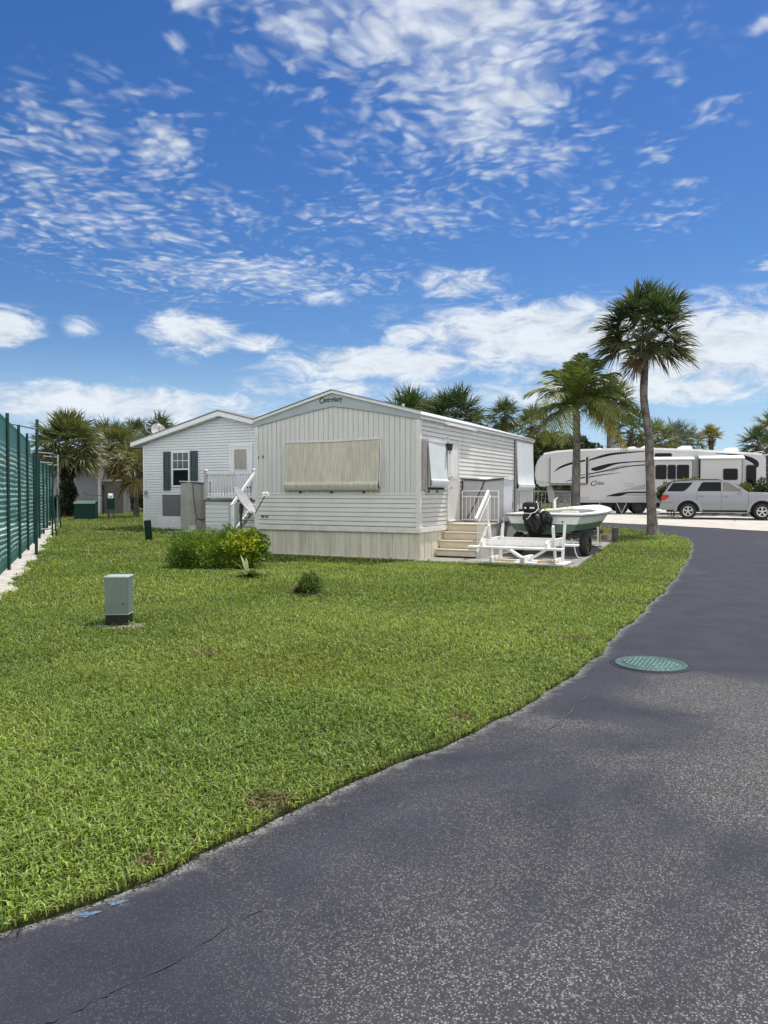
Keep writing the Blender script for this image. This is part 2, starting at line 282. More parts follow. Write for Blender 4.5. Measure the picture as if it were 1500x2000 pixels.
# ------------------------------------------------------------------ mesh helpers
class MB:
    def __init__(s): s.v = []; s.f = []
    def add(s, v, f):
        o = len(s.v); s.v += [tuple(p) for p in v]; s.f += [tuple(i + o for i in q) for q in f]; return s
    def quad(s, *p): return s.add(p, [tuple(range(len(p)))])
    def box(s, x0, x1, y0, y1, z0, z1):
        return s.add([(x0, y0, z0), (x1, y0, z0), (x1, y1, z0), (x0, y1, z0), (x0, y0, z1), (x1, y0, z1), (x1, y1, z1), (x0, y1, z1)],
                     [(0, 3, 2, 1), (4, 5, 6, 7), (0, 1, 5, 4), (1, 2, 6, 5), (2, 3, 7, 6), (3, 0, 4, 7)])
    def bar(s, p, q, w, h, up=(0, 0, 1)):
        p, q = Vector(p), Vector(q); d = (q - p).normalized(); u = Vector(up)
        if abs(d.dot(u)) > .98: u = Vector((0, 1, 0))
        a = d.cross(u).normalized(); b = a.cross(d).normalized(); vs = []
        for e in (p, q):
            for i, j in ((-1, -1), (1, -1), (1, 1), (-1, 1)): vs.append(e + a * (i * w / 2) + b * (j * h / 2))
        return s.add(vs, [(0, 1, 2, 3), (7, 6, 5, 4), (0, 4, 5, 1), (1, 5, 6, 2), (2, 6, 7, 3), (3, 7, 4, 0)])
    def tube(s, pts, r, n=8, cap=True):
        pts = [Vector(p) for p in pts]; N = len(pts); rs = r if isinstance(r, (list, tuple)) else [r] * N
        a = None; vs = []; fs = []
        for i, p in enumerate(pts):
            d = (pts[min(i + 1, N - 1)] - pts[max(i - 1, 0)]).normalized()
            if a is None: a = d.orthogonal().normalized()
            else: a = (a - d * a.dot(d)).normalized()
            b = d.cross(a)
            for k in range(n):
                t = 2 * math.pi * k / n; vs.append(p + (a * math.cos(t) + b * math.sin(t)) * rs[i])
        for i in range(N - 1):
            for k in range(n): fs.append((i * n + k, i * n + (k + 1) % n, (i + 1) * n + (k + 1) % n, (i + 1) * n + k))
        if cap: fs.append(tuple(range(n))[::-1]); fs.append(tuple((N - 1) * n + k for k in range(n)))
        return s.add(vs, fs)
    def prism(s, poly, a, b, axis='y'):
        n = len(poly)
        def mk(u, w, c): return {'y': (u, c, w), 'x': (c, u, w), 'z': (u, w, c)}[axis]
        vs = [mk(u, w, a) for u, w in poly] + [mk(u, w, b) for u, w in poly]
        return s.add(vs, [tuple(range(n))[::-1], tuple(range(n, 2 * n))] + [(i, (i + 1) % n, n + (i + 1) % n, n + i) for i in range(n)])
    def lathe(s, prof, n=24, c=(0, 0, 0), axis='z'):
        vs = []; fs = []; c = Vector(c); k = len(prof)
        for i in range(n):
            t = 2 * math.pi * i / n
            for r, h in prof:
                x, y = r * math.cos(t), r * math.sin(t)
                vs.append(c + Vector({'z': (x, y, h), 'y': (x, h, y), 'x': (h, x, y)}[axis]))
        for i in range(n):
            for j in range(k - 1): fs.append((i * k + j, ((i + 1) % n) * k + j, ((i + 1) % n) * k + j + 1, i * k + j + 1))
        return s.add(vs, fs)
    def loft(s, rings, closed=True, cap=True):
        n = len(rings[0]); vs = [p for r in rings for p in r]; fs = []
        for i in range(len(rings) - 1):
            for k in range(n if closed else n - 1): fs.append((i * n + k, i * n + (k + 1) % n, (i + 1) * n + (k + 1) % n, (i + 1) * n + k))
        if cap: fs += [tuple(range(n))[::-1], tuple((len(rings) - 1) * n + k for k in range(n))]
        return s.add(vs, fs)
    def xf(s, m):
        s.v = [tuple(m @ Vector(p)) for p in s.v]; return s
    def build(s, name, m, parent=None, smooth=False, bevel=0., seg=2, label=None, fix=True):
        me = bpy.data.meshes.new(name); me.from_pydata(s.v, [], s.f)
        if bevel or fix:
            bm = bmesh.new(); bm.from_mesh(me)
            if fix: bmesh.ops.recalc_face_normals(bm, faces=bm.faces)
            if bevel:
                ed = [e for e in bm.edges if len(e.link_faces) == 2 and e.calc_face_angle(0) > .5]
                bmesh.ops.bevel(bm, geom=ed, offset=bevel, segments=seg, affect='EDGES', clamp_overlap=True)
            bm.to_mesh(me); bm.free()
        if isinstance(m, str): m = M[m]
        me.materials.append(m)
        if smooth:
            me.polygons.foreach_set('use_smooth', [True] * len(me.polygons))
            if smooth == 'auto': me.set_sharp_from_angle(angle=R_(35))
        o = bpy.data.objects.new(name, me); C.objects.link(o)
        if parent: o.parent = parent
        if label: o['label'] = label
        return o
def tag(o, label=None, cat=None, group=None, kind=None):
    for k, v in (('label', label), ('category', cat), ('group', group), ('kind', kind)):
        if v: o[k] = v
    return o
def thing(name, label, cat, loc=(0, 0, 0), rz=0., group=None):
    o = bpy.data.objects.new(name, None); C.objects.link(o); o.location = loc; o.rotation_euler = (0, 0, R_(rz)); o.empty_display_size = .2
    return tag(o, label, cat, group)
def gz(y):
    t = min(max((y - 24) / 24, 0), 1); return .3 * t * t * (3 - 2 * t)
def np_mesh(name, V, faces_n, F, m, parent=None, tint=None, smooth=False):
    """V (n,3), F (k, faces_n) numpy -> one mesh object; tint = colour per vertex"""
    me = bpy.data.meshes.new(name); k = len(F)
    me.vertices.add(len(V)); me.vertices.foreach_set('co', V.astype(np.float32).ravel())
    me.loops.add(k * faces_n); me.loops.foreach_set('vertex_index', F.astype(np.int32).ravel())
    me.polygons.add(k); me.polygons.foreach_set('loop_start', np.arange(0, k * faces_n, faces_n, dtype=np.int32))
    me.polygons.foreach_set('use_smooth', np.full(k, bool(smooth)))
    me.update(calc_edges=True)
    if tint is not None:
        a = me.attributes.new('tint', 'FLOAT_COLOR', 'POINT')
        a.data.foreach_set('color', np.concatenate([tint, np.ones((len(tint), 1))], 1).astype(np.float32).ravel())
    me.materials.append(M[m] if isinstance(m, str) else m)
    o = bpy.data.objects.new(name, me); C.objects.link(o)
    if parent: o.parent = parent
    return o
def letters(txt, size, m, parent, loc, rot, name='lettering', shear=.0, ext=.003, offset=0., sx=1.):
    cu = bpy.data.curves.new(name, 'FONT'); cu.body = txt; cu.size = size; cu.shear = shear; cu.extrude = ext; cu.offset = offset
    t = bpy.data.objects.new(name, cu); C.objects.link(t)
    bpy.context.view_layer.update()
    me = bpy.data.meshes.new_from_object(t.evaluated_get(bpy.context.evaluated_depsgraph_get()))
    bpy.data.objects.remove(t); bpy.data.curves.remove(cu)
    me.materials.clear(); me.materials.append(M[m]); o = bpy.data.objects.new(name, me); C.objects.link(o)
    o.parent = parent; o.location = loc; o.rotation_euler = rot; o.scale = (sx, 1, 1); return o
def lap(mb, z0, z1, dz, xr, d=.014, face='y', pos=0., sgn=-1, g=.013):
    """lap siding: courses dz high, each over a recessed groove g high; xr(z) gives the span; faces sgn*axis"""
    z = z0
    while z < z1 - 1e-4:
        zt = min(z + dz, z1); a0, b0 = xr(z); a1, b1 = xr(zt)
        if b0 - a0 < .02: break
        if b1 - a1 < .02: a1 = b1 = (a1 + b1) / 2
        o = pos + sgn * d; i = pos - sgn * .022; q = pos + sgn * (d * .55)
        def P(u, w, zz): return (u, w, zz) if face == 'y' else (w, u, zz)
        mb.quad(P(a0, o, z + g), P(b0, o, z + g), P(b1, q, zt), P(a1, q, zt))
        mb.quad(P(a0, i, z + g), P(b0, i, z + g), P(b0, o, z + g), P(a0, o, z + g))
        mb.quad(P(a0, i, z), P(b0, i, z), P(b0, i, z + g), P(a0, i, z + g))
        mb.quad(P(a1, q, zt), P(b1, q, zt), P(b1, i, zt), P(a1, i, zt))
        z = zt
    return mb

# ------------------------------------------------------------------ the setting
EDGE = [(-40, -22), (-14, -6.2), (-6, -.75), (-2.6, 1.6), (-1.31, 2.59), (-1.21, 2.68), (-1.1, 2.76), (-.93, 2.93), (-.81, 3.07), (-.68, 3.23), (-.53, 3.42), (-.37, 3.67), (-.13, 3.94), (.14, 4.27), (.47, 4.67), (.78, 5.08), (1.28, 5.79), (1.53, 6.22), (1.95, 7.04), (2.39, 7.95), (2.95, 9.04), (3.67, 10.48), (4.52, 12.2), (5.36, 14.03), (6.27, 16.04), (7.39, 18.57), (8.66, 21.61), (9.48, 23.91), (9.87, 25.76), (10.03, 27.74), (9.95, 29.25), (9.63, 31.19), (8.79, 32.22), (4.2, 37.6), (-13, 58)]
FAR = [(75, -22), (30, 2), (20, 19.4), (14.48, 28.94), (13.38, 30.85), (11.91, 32.94), (11.4, 33.31), (9.6, 35.26), (4.6, 41.2), (-9.6, 58)]
ex_, ey_ = [p[0] for p in EDGE], [p[1] for p in EDGE]
def xedge(y):
    j = .018 * math.sin(y * 7.3) + .012 * math.sin(y * 17.1 + 1) + .02 * math.sin(y * 2.9)
    return float(np.interp(y, ey_, ex_)) + j
def xfar(y): return float(np.interp(y, [p[1] for p in FAR], [p[0] for p in FAR])) + .08 * math.sin(y * 3.1) + .04 * math.sin(y * 9)
def xfence(y): return -1.52 - .39 * y
ROWS = sorted(set([-22, -12, -6] + [round(v, 3) for v in np.arange(-3, 12, .12)] + [round(v, 3) for v in np.arange(12, 36, .3)] + list(range(36, 59))))
def strips(name, xs, m, dz, rows=ROWS, attr=None, skirt=0.):
    """sheet made of rows; xs(y) = list of x; skirt drops the last edge"""
    V = []; A = []; n = None
    for y in rows:
        r = xs(y); n = len(r)
        for i, x in enumerate(r):
            V.append((x, y, gz(y) + dz)); A.append(attr[i] if attr else 0)
        if skirt: V.append((r[-1] + .012, y, gz(y) + dz - skirt)); A.append(0)
    k = n + (1 if skirt else 0); F = []
    for j in range(len(rows) - 1):
        for i in range(k - 1): F.append((j * k + i, j * k + i + 1, (j + 1) * k + i + 1, (j + 1) * k + i))
    o = np_mesh(name, np.array(V), 4, np.array(F), m)
    if attr:
        a = o.data.attributes.new('edge', 'FLOAT', 'POINT'); a.data.foreach_set('value', A)
    return tag(o, kind='structure')
gy = [-60, -22, 0, 24] + [24 + 2 * i for i in range(1, 13)] + [60, 100, 300, 1500]
gv = [(x, y, gz(y) - .045) for y in gy for x in (-1500, -100, 100, 1500)]
gf = [(j * 4 + i, j * 4 + i + 1, (j + 1) * 4 + i + 1, (j + 1) * 4 + i) for j in range(len(gy) - 1) for i in range(3)]
ground = tag(np_mesh('ground', np.array(gv, float), 4, np.array(gf), 'lawn'), kind='structure')
lawn = strips('lawn', lambda y: [(xfence(y) + .1 if y < 34 else -70), xedge(y) - 4, xedge(y) - .3, xedge(y)], 'lawn', .022, skirt=.06)
offs = [0, .04, .08, .14, .26, .5, 1.4]
road = strips('road', lambda y: [xedge(y) - .03 + o for o in offs] + [max(xfar(y) + .3, xedge(y) + 1.6)], 'road', 0., attr=[1, .85, .6, .4, .2, .06, 0, 0])
gravel = strips('gravel', lambda y: [xfar(y), max(xfar(y), 40), 90], 'gravel', .012, rows=[r for r in ROWS if r > 8])
court = strips('court', lambda y: [-60, xfence(y) - .16], 'court', .02, rows=[y for y in ROWS if y < 35])
cst = strips('pavement', lambda y: [xfence(y) - .15, xfence(y) + .12, xfence(y) + .36 + .09 * math.sin(y * 2.3) + .05 * math.sin(y * 6.1)], 'strip', .05, rows=[y for y in ROWS if y < 33.5], skirt=.05)

def ribbon(pts, w, z, name, m, parent, seed=1):
    rg = random.Random(seed); P = []
    for (a, b) in zip(pts[:-1], pts[1:]):
        for i in range(6):
            t = i / 6; P.append(Vector((a[0] + (b[0] - a[0]) * t + rg.uniform(-.009, .009), a[1] + (b[1] - a[1]) * t + rg.uniform(-.009, .009), 0)))
    mb = MB()
    for i in range(len(P) - 1):
        d = (P[i + 1] - P[i]).normalized(); nn = Vector((-d.y, d.x, 0)); w0 = w * max(.0, math.sin(i * 1.1 + seed) + .95); w1 = w * max(.0, math.sin((i + 1) * 1.1 + seed) + .95)
        if w0 + w1 < w * .1: continue
        mb.quad(*[(q.x, q.y, z) for q in (P[i] - nn * w0, P[i] + nn * w0, P[i + 1] + nn * w1, P[i + 1] - nn * w1)])
    return mb.build(name, m, parent, fix=False)
ribbon([(-.95, 2.13), (-.88, 2.2), (-.82, 2.26), (-.68, 2.4), (-.57, 2.57), (-.42, 2.75)], .0017, .004, 'crack', 'dark', road, 1)
ribbon([(1.6, 5.72), (1.4, 5.48), (1.22, 5.1), (.98, 4.72)], .004, .004, 'crack', 'dark', road, 3)
def splat(cx, cy, rx, ry, rot, z, name, m, parent, seed):
    rg = random.Random(seed); pts = []
    for i in range(40):
        t = 2 * math.pi * i / 40; k = 1 + .22 * math.sin(3 * t + seed) + .16 * math.sin(7 * t + 2 * seed) + rg.uniform(-.22, .12)
        u, w = rx * k * math.cos(t), ry * k * math.sin(t); pts.append((cx + u * math.cos(rot) - w * math.sin(rot), cy + u * math.sin(rot) + w * math.cos(rot), z))
    mb = MB(); mb.quad(*pts); return mb.build(name, m, parent, fix=False)
splat(-1.05, 2.69, .036, .016, .4, .004, 'paint_mark', 'bluepaint', road, 1)
splat(-.975, 2.765, .030, .012, .5, .004, 'paint_mark', 'bluepaint', road, 2)

# house frame: +x to the right along the gable front, +y along the long side to the back
HA = -26.6; HR = Vector((.778, 16.64, 0))
def H(x, y):
    a = R_(HA); return (HR.x + x * math.cos(a) - y * math.sin(a), HR.y + x * math.sin(a) + y * math.cos(a))
pat = [H(-4.4, -.12), H(.25, -.17), H(3.42, -.26), H(3.25, 1.2), H(2.62, 8.0), H(2.5, 9.6), H(-.3, 9.6), H(-4.4, 9.6)]
mb = MB(); mb.prism(pat, -.08, .04, 'z'); patio = tag(mb.build('pavement', 'concrete', bevel=.01), kind='structure')

# ------------------------------------------------------------------ mobile home
def grass_excl(): pass
home = thing('mobile_home', 'beige single-wide mobile home with tan shade rolled down over its front gable window', 'mobile home', (HR.x, HR.y, 0), HA)
WD, LN, EZ, PZ, CX = 4.33, 8.88, 3.13, 3.80, -2.165
def roofz(x, ez=EZ, pz=PZ): return pz - (pz - ez) * abs(x - CX) / (WD / 2)
def gabz(x): return 3.465 - .385 * (abs(x - CX) / (WD / 2)) ** 1.12
# core (hidden behind the cladding)
mb = MB(); mb.prism([(-WD + .06, .5), (-.06, .5), (-.06, EZ - .04), (CX, PZ - .04), (-WD + .06, EZ - .04)], .05, LN - .05, 'y'); mb.build('wall', 'trim', home)
# vertical boards of the upper front
mb = MB(); nb = 32; x0, x1 = -WD + .085, -.085; bw = (x1 - x0) / nb
for i in range(nb):
    a, b = x0 + i * bw + .005, x0 + (i + 1) * bw - .005
    mb.prism([(a, 1.47), (b, 1.47), (b, gabz(b) + .02), (a, gabz(a) + .02)], -.012, .031)
mb.build('front_panel', 'wall', home, bevel=.003, seg=1)
mb = MB(); mb.prism([(x0, 1.45), (x1, 1.45), (x1, gabz(x1)), (CX, gabz(CX)), (x0, gabz(x0))], -.001, .03); mb.build('panel_groove', mat('groove_shade_grey', (.24, .24, .23), .7), home)
# gable panel with curved lower edge
n = 14; lo = [(-WD - .03 + (WD + .06) * i / n, gabz(-WD - .03 + (WD + .06) * i / n)) for i in range(n + 1)]
mb = MB(); mb.prism(lo + [(.03, EZ + .05), (CX, PZ), (-WD - .03, EZ + .05)], -.045, .02); gp = mb.build('gable_panel', 'gable', home, bevel=.004, seg=1)
mb = MB()
for s in (-1, 1):
    e = CX + s * (WD / 2 + .05); mb.prism([(e, EZ + .055), (CX, PZ - .035), (CX, PZ + .03), (e, EZ + .115)], -.085, -.05)
mb.build('rake_trim', 'white', home, bevel=.004, seg=1)
mb = MB(); mb.prism([(.05, EZ + .117), (CX, PZ + .032), (-WD - .05, EZ + .117), (-WD - .05, EZ + .135), (CX, PZ + .05), (.05, EZ + .135)], -.10, -.03); mb.build('drip_edge', 'screen', home)
letters('C', .20, 'ink', gp, (-2.52, -.047, 3.545), (R_(90), 0, R_(0)), 'lettering', .12, .002, .004, .85)
letters('anterbury', .155, 'ink', gp, (-2.405, -.047, 3.57), (R_(90), 0, 0), 'lettering', .15, .002, .005, .80)
letters('\u2122', .05, 'ink', gp, (-1.88, -.047, 3.665), (R_(90), 0, 0), 'lettering', 0, .002)
# lower front siding, trims, skirting
mb = MB(); lap(mb, .74, 1.455, .102, lambda z: (x0, x1), .018, pos=-.002, g=.017); mb.build('front_siding', 'lap', home, fix=False)
mb = MB(); mb.box(-WD + .06, -.06, -.026, .02, 1.448, 1.476); mb.build('drip_strip', 'trim', home, bevel=.004, seg=1)
for s, (a, b) in enumerate(((-WD - .012, -WD + .085), (-.085, .012))):
    mb = MB(); mb.box(a, b, -.03, .09, .73, EZ + .0); mb.build('corner_trim', 'trim', home, bevel=.006)
mb = MB(); mb.box(-WD - .02, .028, -.045, -.002, .615, .735); mb.box(.003, .03, -.002, LN, .625, .745); mb.box(-WD - .02, -WD, 0, LN, .62, .74)
mb.build('belly_trim', 'trim', home, bevel=.008)
mb = MB()
def ribs(fn, L, seed):
    rg = random.Random(seed); u = 0; pat_ = [.14, .12, .14]; i = 0
    while u < L - .02:
        w = min(pat_[i % 3], L - u); fn(u + (.006 if i % 3 == 0 else .0), u + w - .003, .012 if i % 3 != 1 else .004); u += w; i += 1
ribs(lambda a, b, d: mb.box(-WD + .06 + a, -WD + .06 + b, .02 - d, .06, .02, .63), WD - .08, 1)
ribs(lambda a, b, d: mb.box(-.06, -.02 + d, .03 + a, .03 + b, .02, .63), LN - .06, 2)
mb.box(-WD + .05, -.005, -.005, .03, .02, .05); mb.box(-WD + .04, -WD + .06, .03, LN, .02, .63)
mb.build('skirting', 'skirt', home)
mb = MB(); lap(mb, .745, EZ - .02, .1, lambda z: (.085, LN - .02), .018, 'x', -.012, 1, .016); mb.build('side_siding', 'lap_side', home, fix=False)
mb = MB(); mb.box(-.05, .012, LN - .1, LN + .01, .73, EZ - .02); mb.build('corner_trim', 'trim', home, bevel=.005)
mb = MB(); lap(mb, .74, EZ - .02, .1, lambda z: (.085, LN - .02), .018, 'x', -WD + .012, -1); mb.build('side_siding', 'lap_side', home, fix=False)
# roof
mb = MB(); mb.prism([(.075, EZ + .02), (.08, EZ + .052), (CX, PZ + .028), (-WD - .08, EZ + .052), (-WD - .075, EZ + .02), (CX, PZ - .01)], -.03, LN + .06)
rf = mb.build('roof', 'roof', home)
mb = MB(); mb.box(.03, .055, -.03, LN + .05, EZ - .035, EZ + .02); mb.build('eave_trim', 'white', home, bevel=.006)
mb = MB(); mb.box(.04, .115, 1.35, 3.3, EZ - .062, EZ - .047); mb.build('rain_diverter', 'white', home)
mb = MB(); mb.tube([(CX - .4, 4.6, 3.6), (CX - .4, 4.6, 4.02)], .05, 10); mb.build('vent_pipe', 'galv', rf)
# front window behind its rolled shade
def window(parent, x0, x1, z0, z1, y, m='glass', fr='alu', w=.05, nm='window'):
    mb = MB()
    for a, b, c, d in ((x0, x1, z0, z0 + w), (x0, x1, z1 - w, z1), (x0, x0 + w, z0 + w, z1 - w), (x1 - w, x1, z0 + w, z1 - w)): mb.box(a, b, y - .03, y + .012, c, d)
    f = mb.build(nm, fr, parent, bevel=.004, seg=1)
    mb = MB(); mb.box(x0 + w, x1 - w, y - .012, y + .01, z0 + w, z1 - w); mb.build('pane', m, f); return f
window(home, -3.42, -.94, 1.53, 2.66, -.013)
rg = random.Random(4)
prof = [(-.05, 2.665), (-.08, 2.05), (-.098, 1.745), (-.125, 1.725), (-.15, 1.685), (-.145, 1.62), (-.105, 1.555), (-.045, 1.53)]
mb = MB(); rings = []
for i in range(25):
    u = i / 24; x = -3.43 - .012 + (2.48 + .0) * u; sag = .008 * math.sin(u * 9) + .006 * math.sin(u * 23)
    outer = [(x + .02 * (0 if k == 0 else (u - .5) * .4), y + (sag if 0 < k < 3 else 0), z + (.016 * math.sin(u * math.pi * 1.3) * -1 if k == 0 else 0)) for k, (y, z) in enumerate(prof)]
    inner = [(x_, y_ + .012, z_ + (.0 if k < 4 else .012)) for k, (x_, y_, z_) in enumerate(outer)]
    rings.append(outer + inner[::-1])
mb.loft(rings); sh = mb.build('window_shade', 'shade', home, smooth='auto')
mb = MB(); mb.bar((-3.44, -.05, 2.685), (-2.2, -.055, 2.672), .03, .045); mb.bar((-2.2, -.055, 2.672), (-.94, -.05, 2.70), .03, .045); mb.build('header_rail', 'trim', sh, bevel=.006)
mb = MB()
for z, y in ((2.66, -.05), ): mb.bar((-.925, -.04, 2.66), (-.925, -.12, 1.64), .014, .014)
mb.build('shade_arm', 'white', sh)
for x in (-3.04, -2.2, -1.36):
    mb = MB(); mb.box(x - .02, x + .02, -.06, -.01, 1.485, 1.53); mb.build('shade_clip', 'iron', sh)
# number plates and small fittings on the front
for a, b, z0, z1 in ((-4.165, -4.085, .895, .955), (-4.05, -3.96, .905, .945)):
    mb = MB(); mb.box(a, b, -.03, -.015, z0, z1); mb.build('number_plate', 'screen', home)
for x, z, w in ((-4.11, 2.36, .035), (-4.24, 2.35, .02)):
    mb = MB(); mb.box(x - w / 2, x + w / 2, -.03, -.01, z - .03, z + .03); mb.build('cable_cover', 'screen', home)
# side window with louvred shutter and white shade
def sbox(mb, y0, y1, z0, z1, d0=0., d1=.03): return mb.box(d0, d1, y0, y1, z0, z1)
mb = MB(); sbox(mb, .26, 1.36, 1.50, 1.56, .008, .045); sbox(mb, .26, 1.36, 2.62, 2.68, .008, .045); sbox(mb, .26, .31, 1.56, 2.62, .008, .045); sbox(mb, 1.31, 1.36, 1.56, 2.62, .008, .045)
wf = mb.build('window', 'alu', home, bevel=.004, seg=1); mb = MB(); sbox(mb, .31, 1.31, 1.56, 2.62, .008, .022); mb.build('pane', 'glass', wf)
mb = MB(); sbox(mb, .05, .25, 1.55, 2.67, .008, .03)
for i in range(24): mb.bar((.036, .065, 1.60 + i * .0445), (.036, .235, 1.60 + i * .0445), .02, .024)
mb.build('shutter', 'brownshutter', home)
prof = [(.055, 2.64), (.105, 1.98), (.12, 1.80), (.145, 1.775), (.15, 1.71), (.125, 1.64), (.06, 1.615)]
mb = MB(); rings = []
for i in range(9):
    u = i / 8; y = .34 + .98 * u + .0; outer = [(x, y + .02 * k * (1 if i == 8 else 0) * .4, z) for k, (x, z) in enumerate(prof)]; inner = [(x - .012, yy, z) for x, yy, z in outer]; rings.append(outer + inner[::-1])
mb.loft(rings); ws = mb.build('window_shade', 'whiteshade', home, smooth='auto')
mb = MB(); mb.bar((.045, .335, 2.65), (.06, 1.34, 2.65), .035, .035); mb.build('header_rail', 'trim', ws)
for y in (.325, 1.345):
    mb = MB(); mb.bar((.05, y, 2.62), (.13, y, 1.70), .014, .014); mb.build('shade_arm', 'galv', ws)
mb = MB(); mb.prism([(.02, 2.62), (.05, 2.62), (.155, 1.80), (.15, 1.66), (.02, 1.62)], 1.318, 1.326, 'y') if False else mb.prism([(.047, 2.62), (.10, 1.76), (.10, 1.64), (.047, 1.62)], .335, .343, 'y'); mb.build('end_panel', 'stepgrey', ws)
for y in (.36, .84):
    mb = MB(); mb.box(.03, .075, y - .02, y + .02, 1.5, 1.55); mb.build('shade_clip', 'iron', ws)
# door
mb = MB(); sbox(mb, 1.56, 1.60, .84, 2.80, .0, .032); sbox(mb, 2.25, 2.29, .84, 2.80, .0, .032); sbox(mb, 1.56, 2.29, 2.76, 2.80, .001, .05); sbox(mb, 1.56, 2.29, .82, .86, .001, .06); df = mb.build('door_frame', 'trim', home, bevel=.004, seg=1)
mb = MB(); sbox(mb, 1.608, 2.242, .868, 2.752, .0, .026); dr = mb.build('door', mat('door_paint', (.56, .55, .52), .5, .04, 3, dirt=(.42, .40, .37), dirt_amt=.4), home, bevel=.006)
mb = MB(); sbox(mb, 2.242, 2.25, .862, 2.758, .0, .012); sbox(mb, 1.6, 1.608, .862, 2.758, .0, .012); sbox(mb, 1.6, 2.25, 2.752, 2.76, .0, .012); mb.build('door_gap', 'dark', dr)
mb = MB(); sbox(mb, 1.72, 2.16, 1.82, 2.62, .026, .030); mb.build('door_panel', 'trim', dr, bevel=.003, seg=1)
for z in (1.86, 1.62):
    mb = MB(); mb.lathe([(0, .0), (.03, .0), (.03, .02), (.012, .022), (.012, .045), (.028, .05), (.03, .07), (.0, .08)], 12, (.026, 1.665, z), 'x'); mb.build('door_knob', 'chrome', dr, smooth='auto')
# porch lamp
lp = MB(); lp.box(.01, .03, 1.44, 1.52, 2.52, 2.66); lp.lathe([(.0, .0), (.055, .03), (.07, .16), (.075, .17), (.0, .17)], 8, (.11, 1.48, 2.46)); lp.tube([(.03, 1.48, 2.6), (.07, 1.48, 2.68), (.11, 1.48, 2.64)], .012, 6); lp.tube([(.11, 1.48, 2.46), (.11, 1.47, 2.40)], .012, 6)
pl = lp.build('porch_lamp', 'iron', home); mb = MB(); mb.lathe([(0, .0), (.08, .0), (.10, .018), (.0, .03)], 10, (.11, 1.48, 2.635)); mb.build('lamp_cap', 'white', pl, smooth='auto')
# rear bay: dark gap, panel below, tall white shade
mb = MB(); sbox(mb, 6.86, 6.90, .76, 3.06, .01, .035); mb.build('bay_trim', 'screen', home)
mb = MB(); sbox(mb, 6.905, 6.975, .76, 3.06, .01, .045); mb.build('bay_trim', 'stepgrey', home)
mb = MB(); sbox(mb, 6.98, 8.66, 1.63, 3.02, .012, .03); mb.build('bay_window', 'screen', home)
mb = MB(); sbox(mb, 7.0, 8.64, .8, 1.62, .03, .05); mb.build('bay_panel', 'stepgrey', home)
prof = [(.05, 3.03), (.085, 2.1), (.10, 1.78), (.13, 1.74), (.13, 1.66), (.06, 1.57)]
mb = MB(); rings = []
for i in range(9):
    u = i / 8; y = 6.97 + 1.72 * u; outer = [(x + .006 * math.sin(u * 14) * (k > 0), y, z) for k, (x, z) in enumerate(prof)]; inner = [(x - .014, yy, z) for x, yy, z in outer]; rings.append(outer + inner[::-1])
mb.loft(rings); bs = mb.build('window_shade', 'whiteshade', home, smooth='auto')
mb = MB(); mb.bar((.05, 6.95, 3.04), (.09, 6.95, 1.72), .012, .012); mb.build('shade_arm', 'galv', bs)
mb = MB(); sbox(mb, 6.42, 6.55, 1.02, 1.22, .008, .07); mb.build('outlet_box', 'oldwood', home)

# ------------------------------------------------------------------ steps, landing, railings
st = thing('concrete_steps', 'cream painted concrete steps with slim white railings under the mobile home door', 'steps', (HR.x, HR.y, .04), HA)
for i in range(4):
    y0 = .86 + .225 * i; zt = .185 * (i + 1)
    mb = MB(); mb.box(.012, .965, y0, y0 + .225 if i < 3 else 1.56, .03 if i == 0 else zt - .185 + .004, zt - .035)
    mb.box(.008, .98, y0 - .02, y0 + (.222 if i < 3 else .03), zt - .033, zt); mb.build('step', 'stepc', st, bevel=.007)
mb = MB(); mb.box(.012, .985, 1.562, 3.75, .0, .705); mb.prism([(.862, .0), (1.56, 0), (1.56, .70), (1.54, .70), (1.31, .52), (1.085, .335), (.862, .15)], .967, 1.02, 'x'); mb.build('landing_wall', 'stepgrey', st, bevel=.006)
mb = MB(); mb.box(.008, 1.0, 1.562, 3.76, .707, .742); mb.build('landing', 'stepc', st, bevel=.008)
def rail(name, parent, p, q, z0, z1, n, m='white', r=.011, two=True):
    mb = MB(); p, q = Vector(p), Vector(q)
    for z in ((z1, z1 - .14, z0 + .06) if two else (z1, z0 + .06)): mb.bar(p + Vector((0, 0, z)), q + Vector((0, 0, z)), r * 2.2, r * 2.2)
    for e in (p, q): mb.bar(e + Vector((0, 0, z0)), e + Vector((0, 0, z1)), r * 2.4, r * 2.4)
    for i in range(1, n):
        c = p.lerp(q, i / n); mb.bar(c + Vector((0, 0, z0 + .06)), c + Vector((0, 0, z1 - (.14 if two else 0))), r * 1.1, r * 1.1)
    return mb.build(name, m, parent)
rail('landing_rail', st, (.07, 2.40, 0), (.99, 2.40, 0), .74, 1.50, 9)
mb = MB(); mb.bar((.99, .80, .86), (.99, 1.66, 1.50), .05, .085); mb.build('handrail', 'white', st, bevel=.012)
mb = MB(); mb.bar((1.035, .90, .82), (1.035, 1.66, 1.40), .012, .02)
for i in range(8):
    y = .93 + i * .093; mb.bar((.99, y, .95 + (y - .93) * .744 - .06), (.99, y, .19 + (y - .86) * .82), .012, .012)
mb.bar((.99, 1.66, .74), (.99, 1.66, 1.46), .03, .03); mb.build('stair_rail', 'white', st)
rp = [(1.03, 1.60, .80), (1.06, 1.45, .76), (1.05, 1.3, .55), (1.06, 1.22, .50), (1.05, 1.12, .32), (1.06, 1.05, .26), (1.05, .97, .10)]
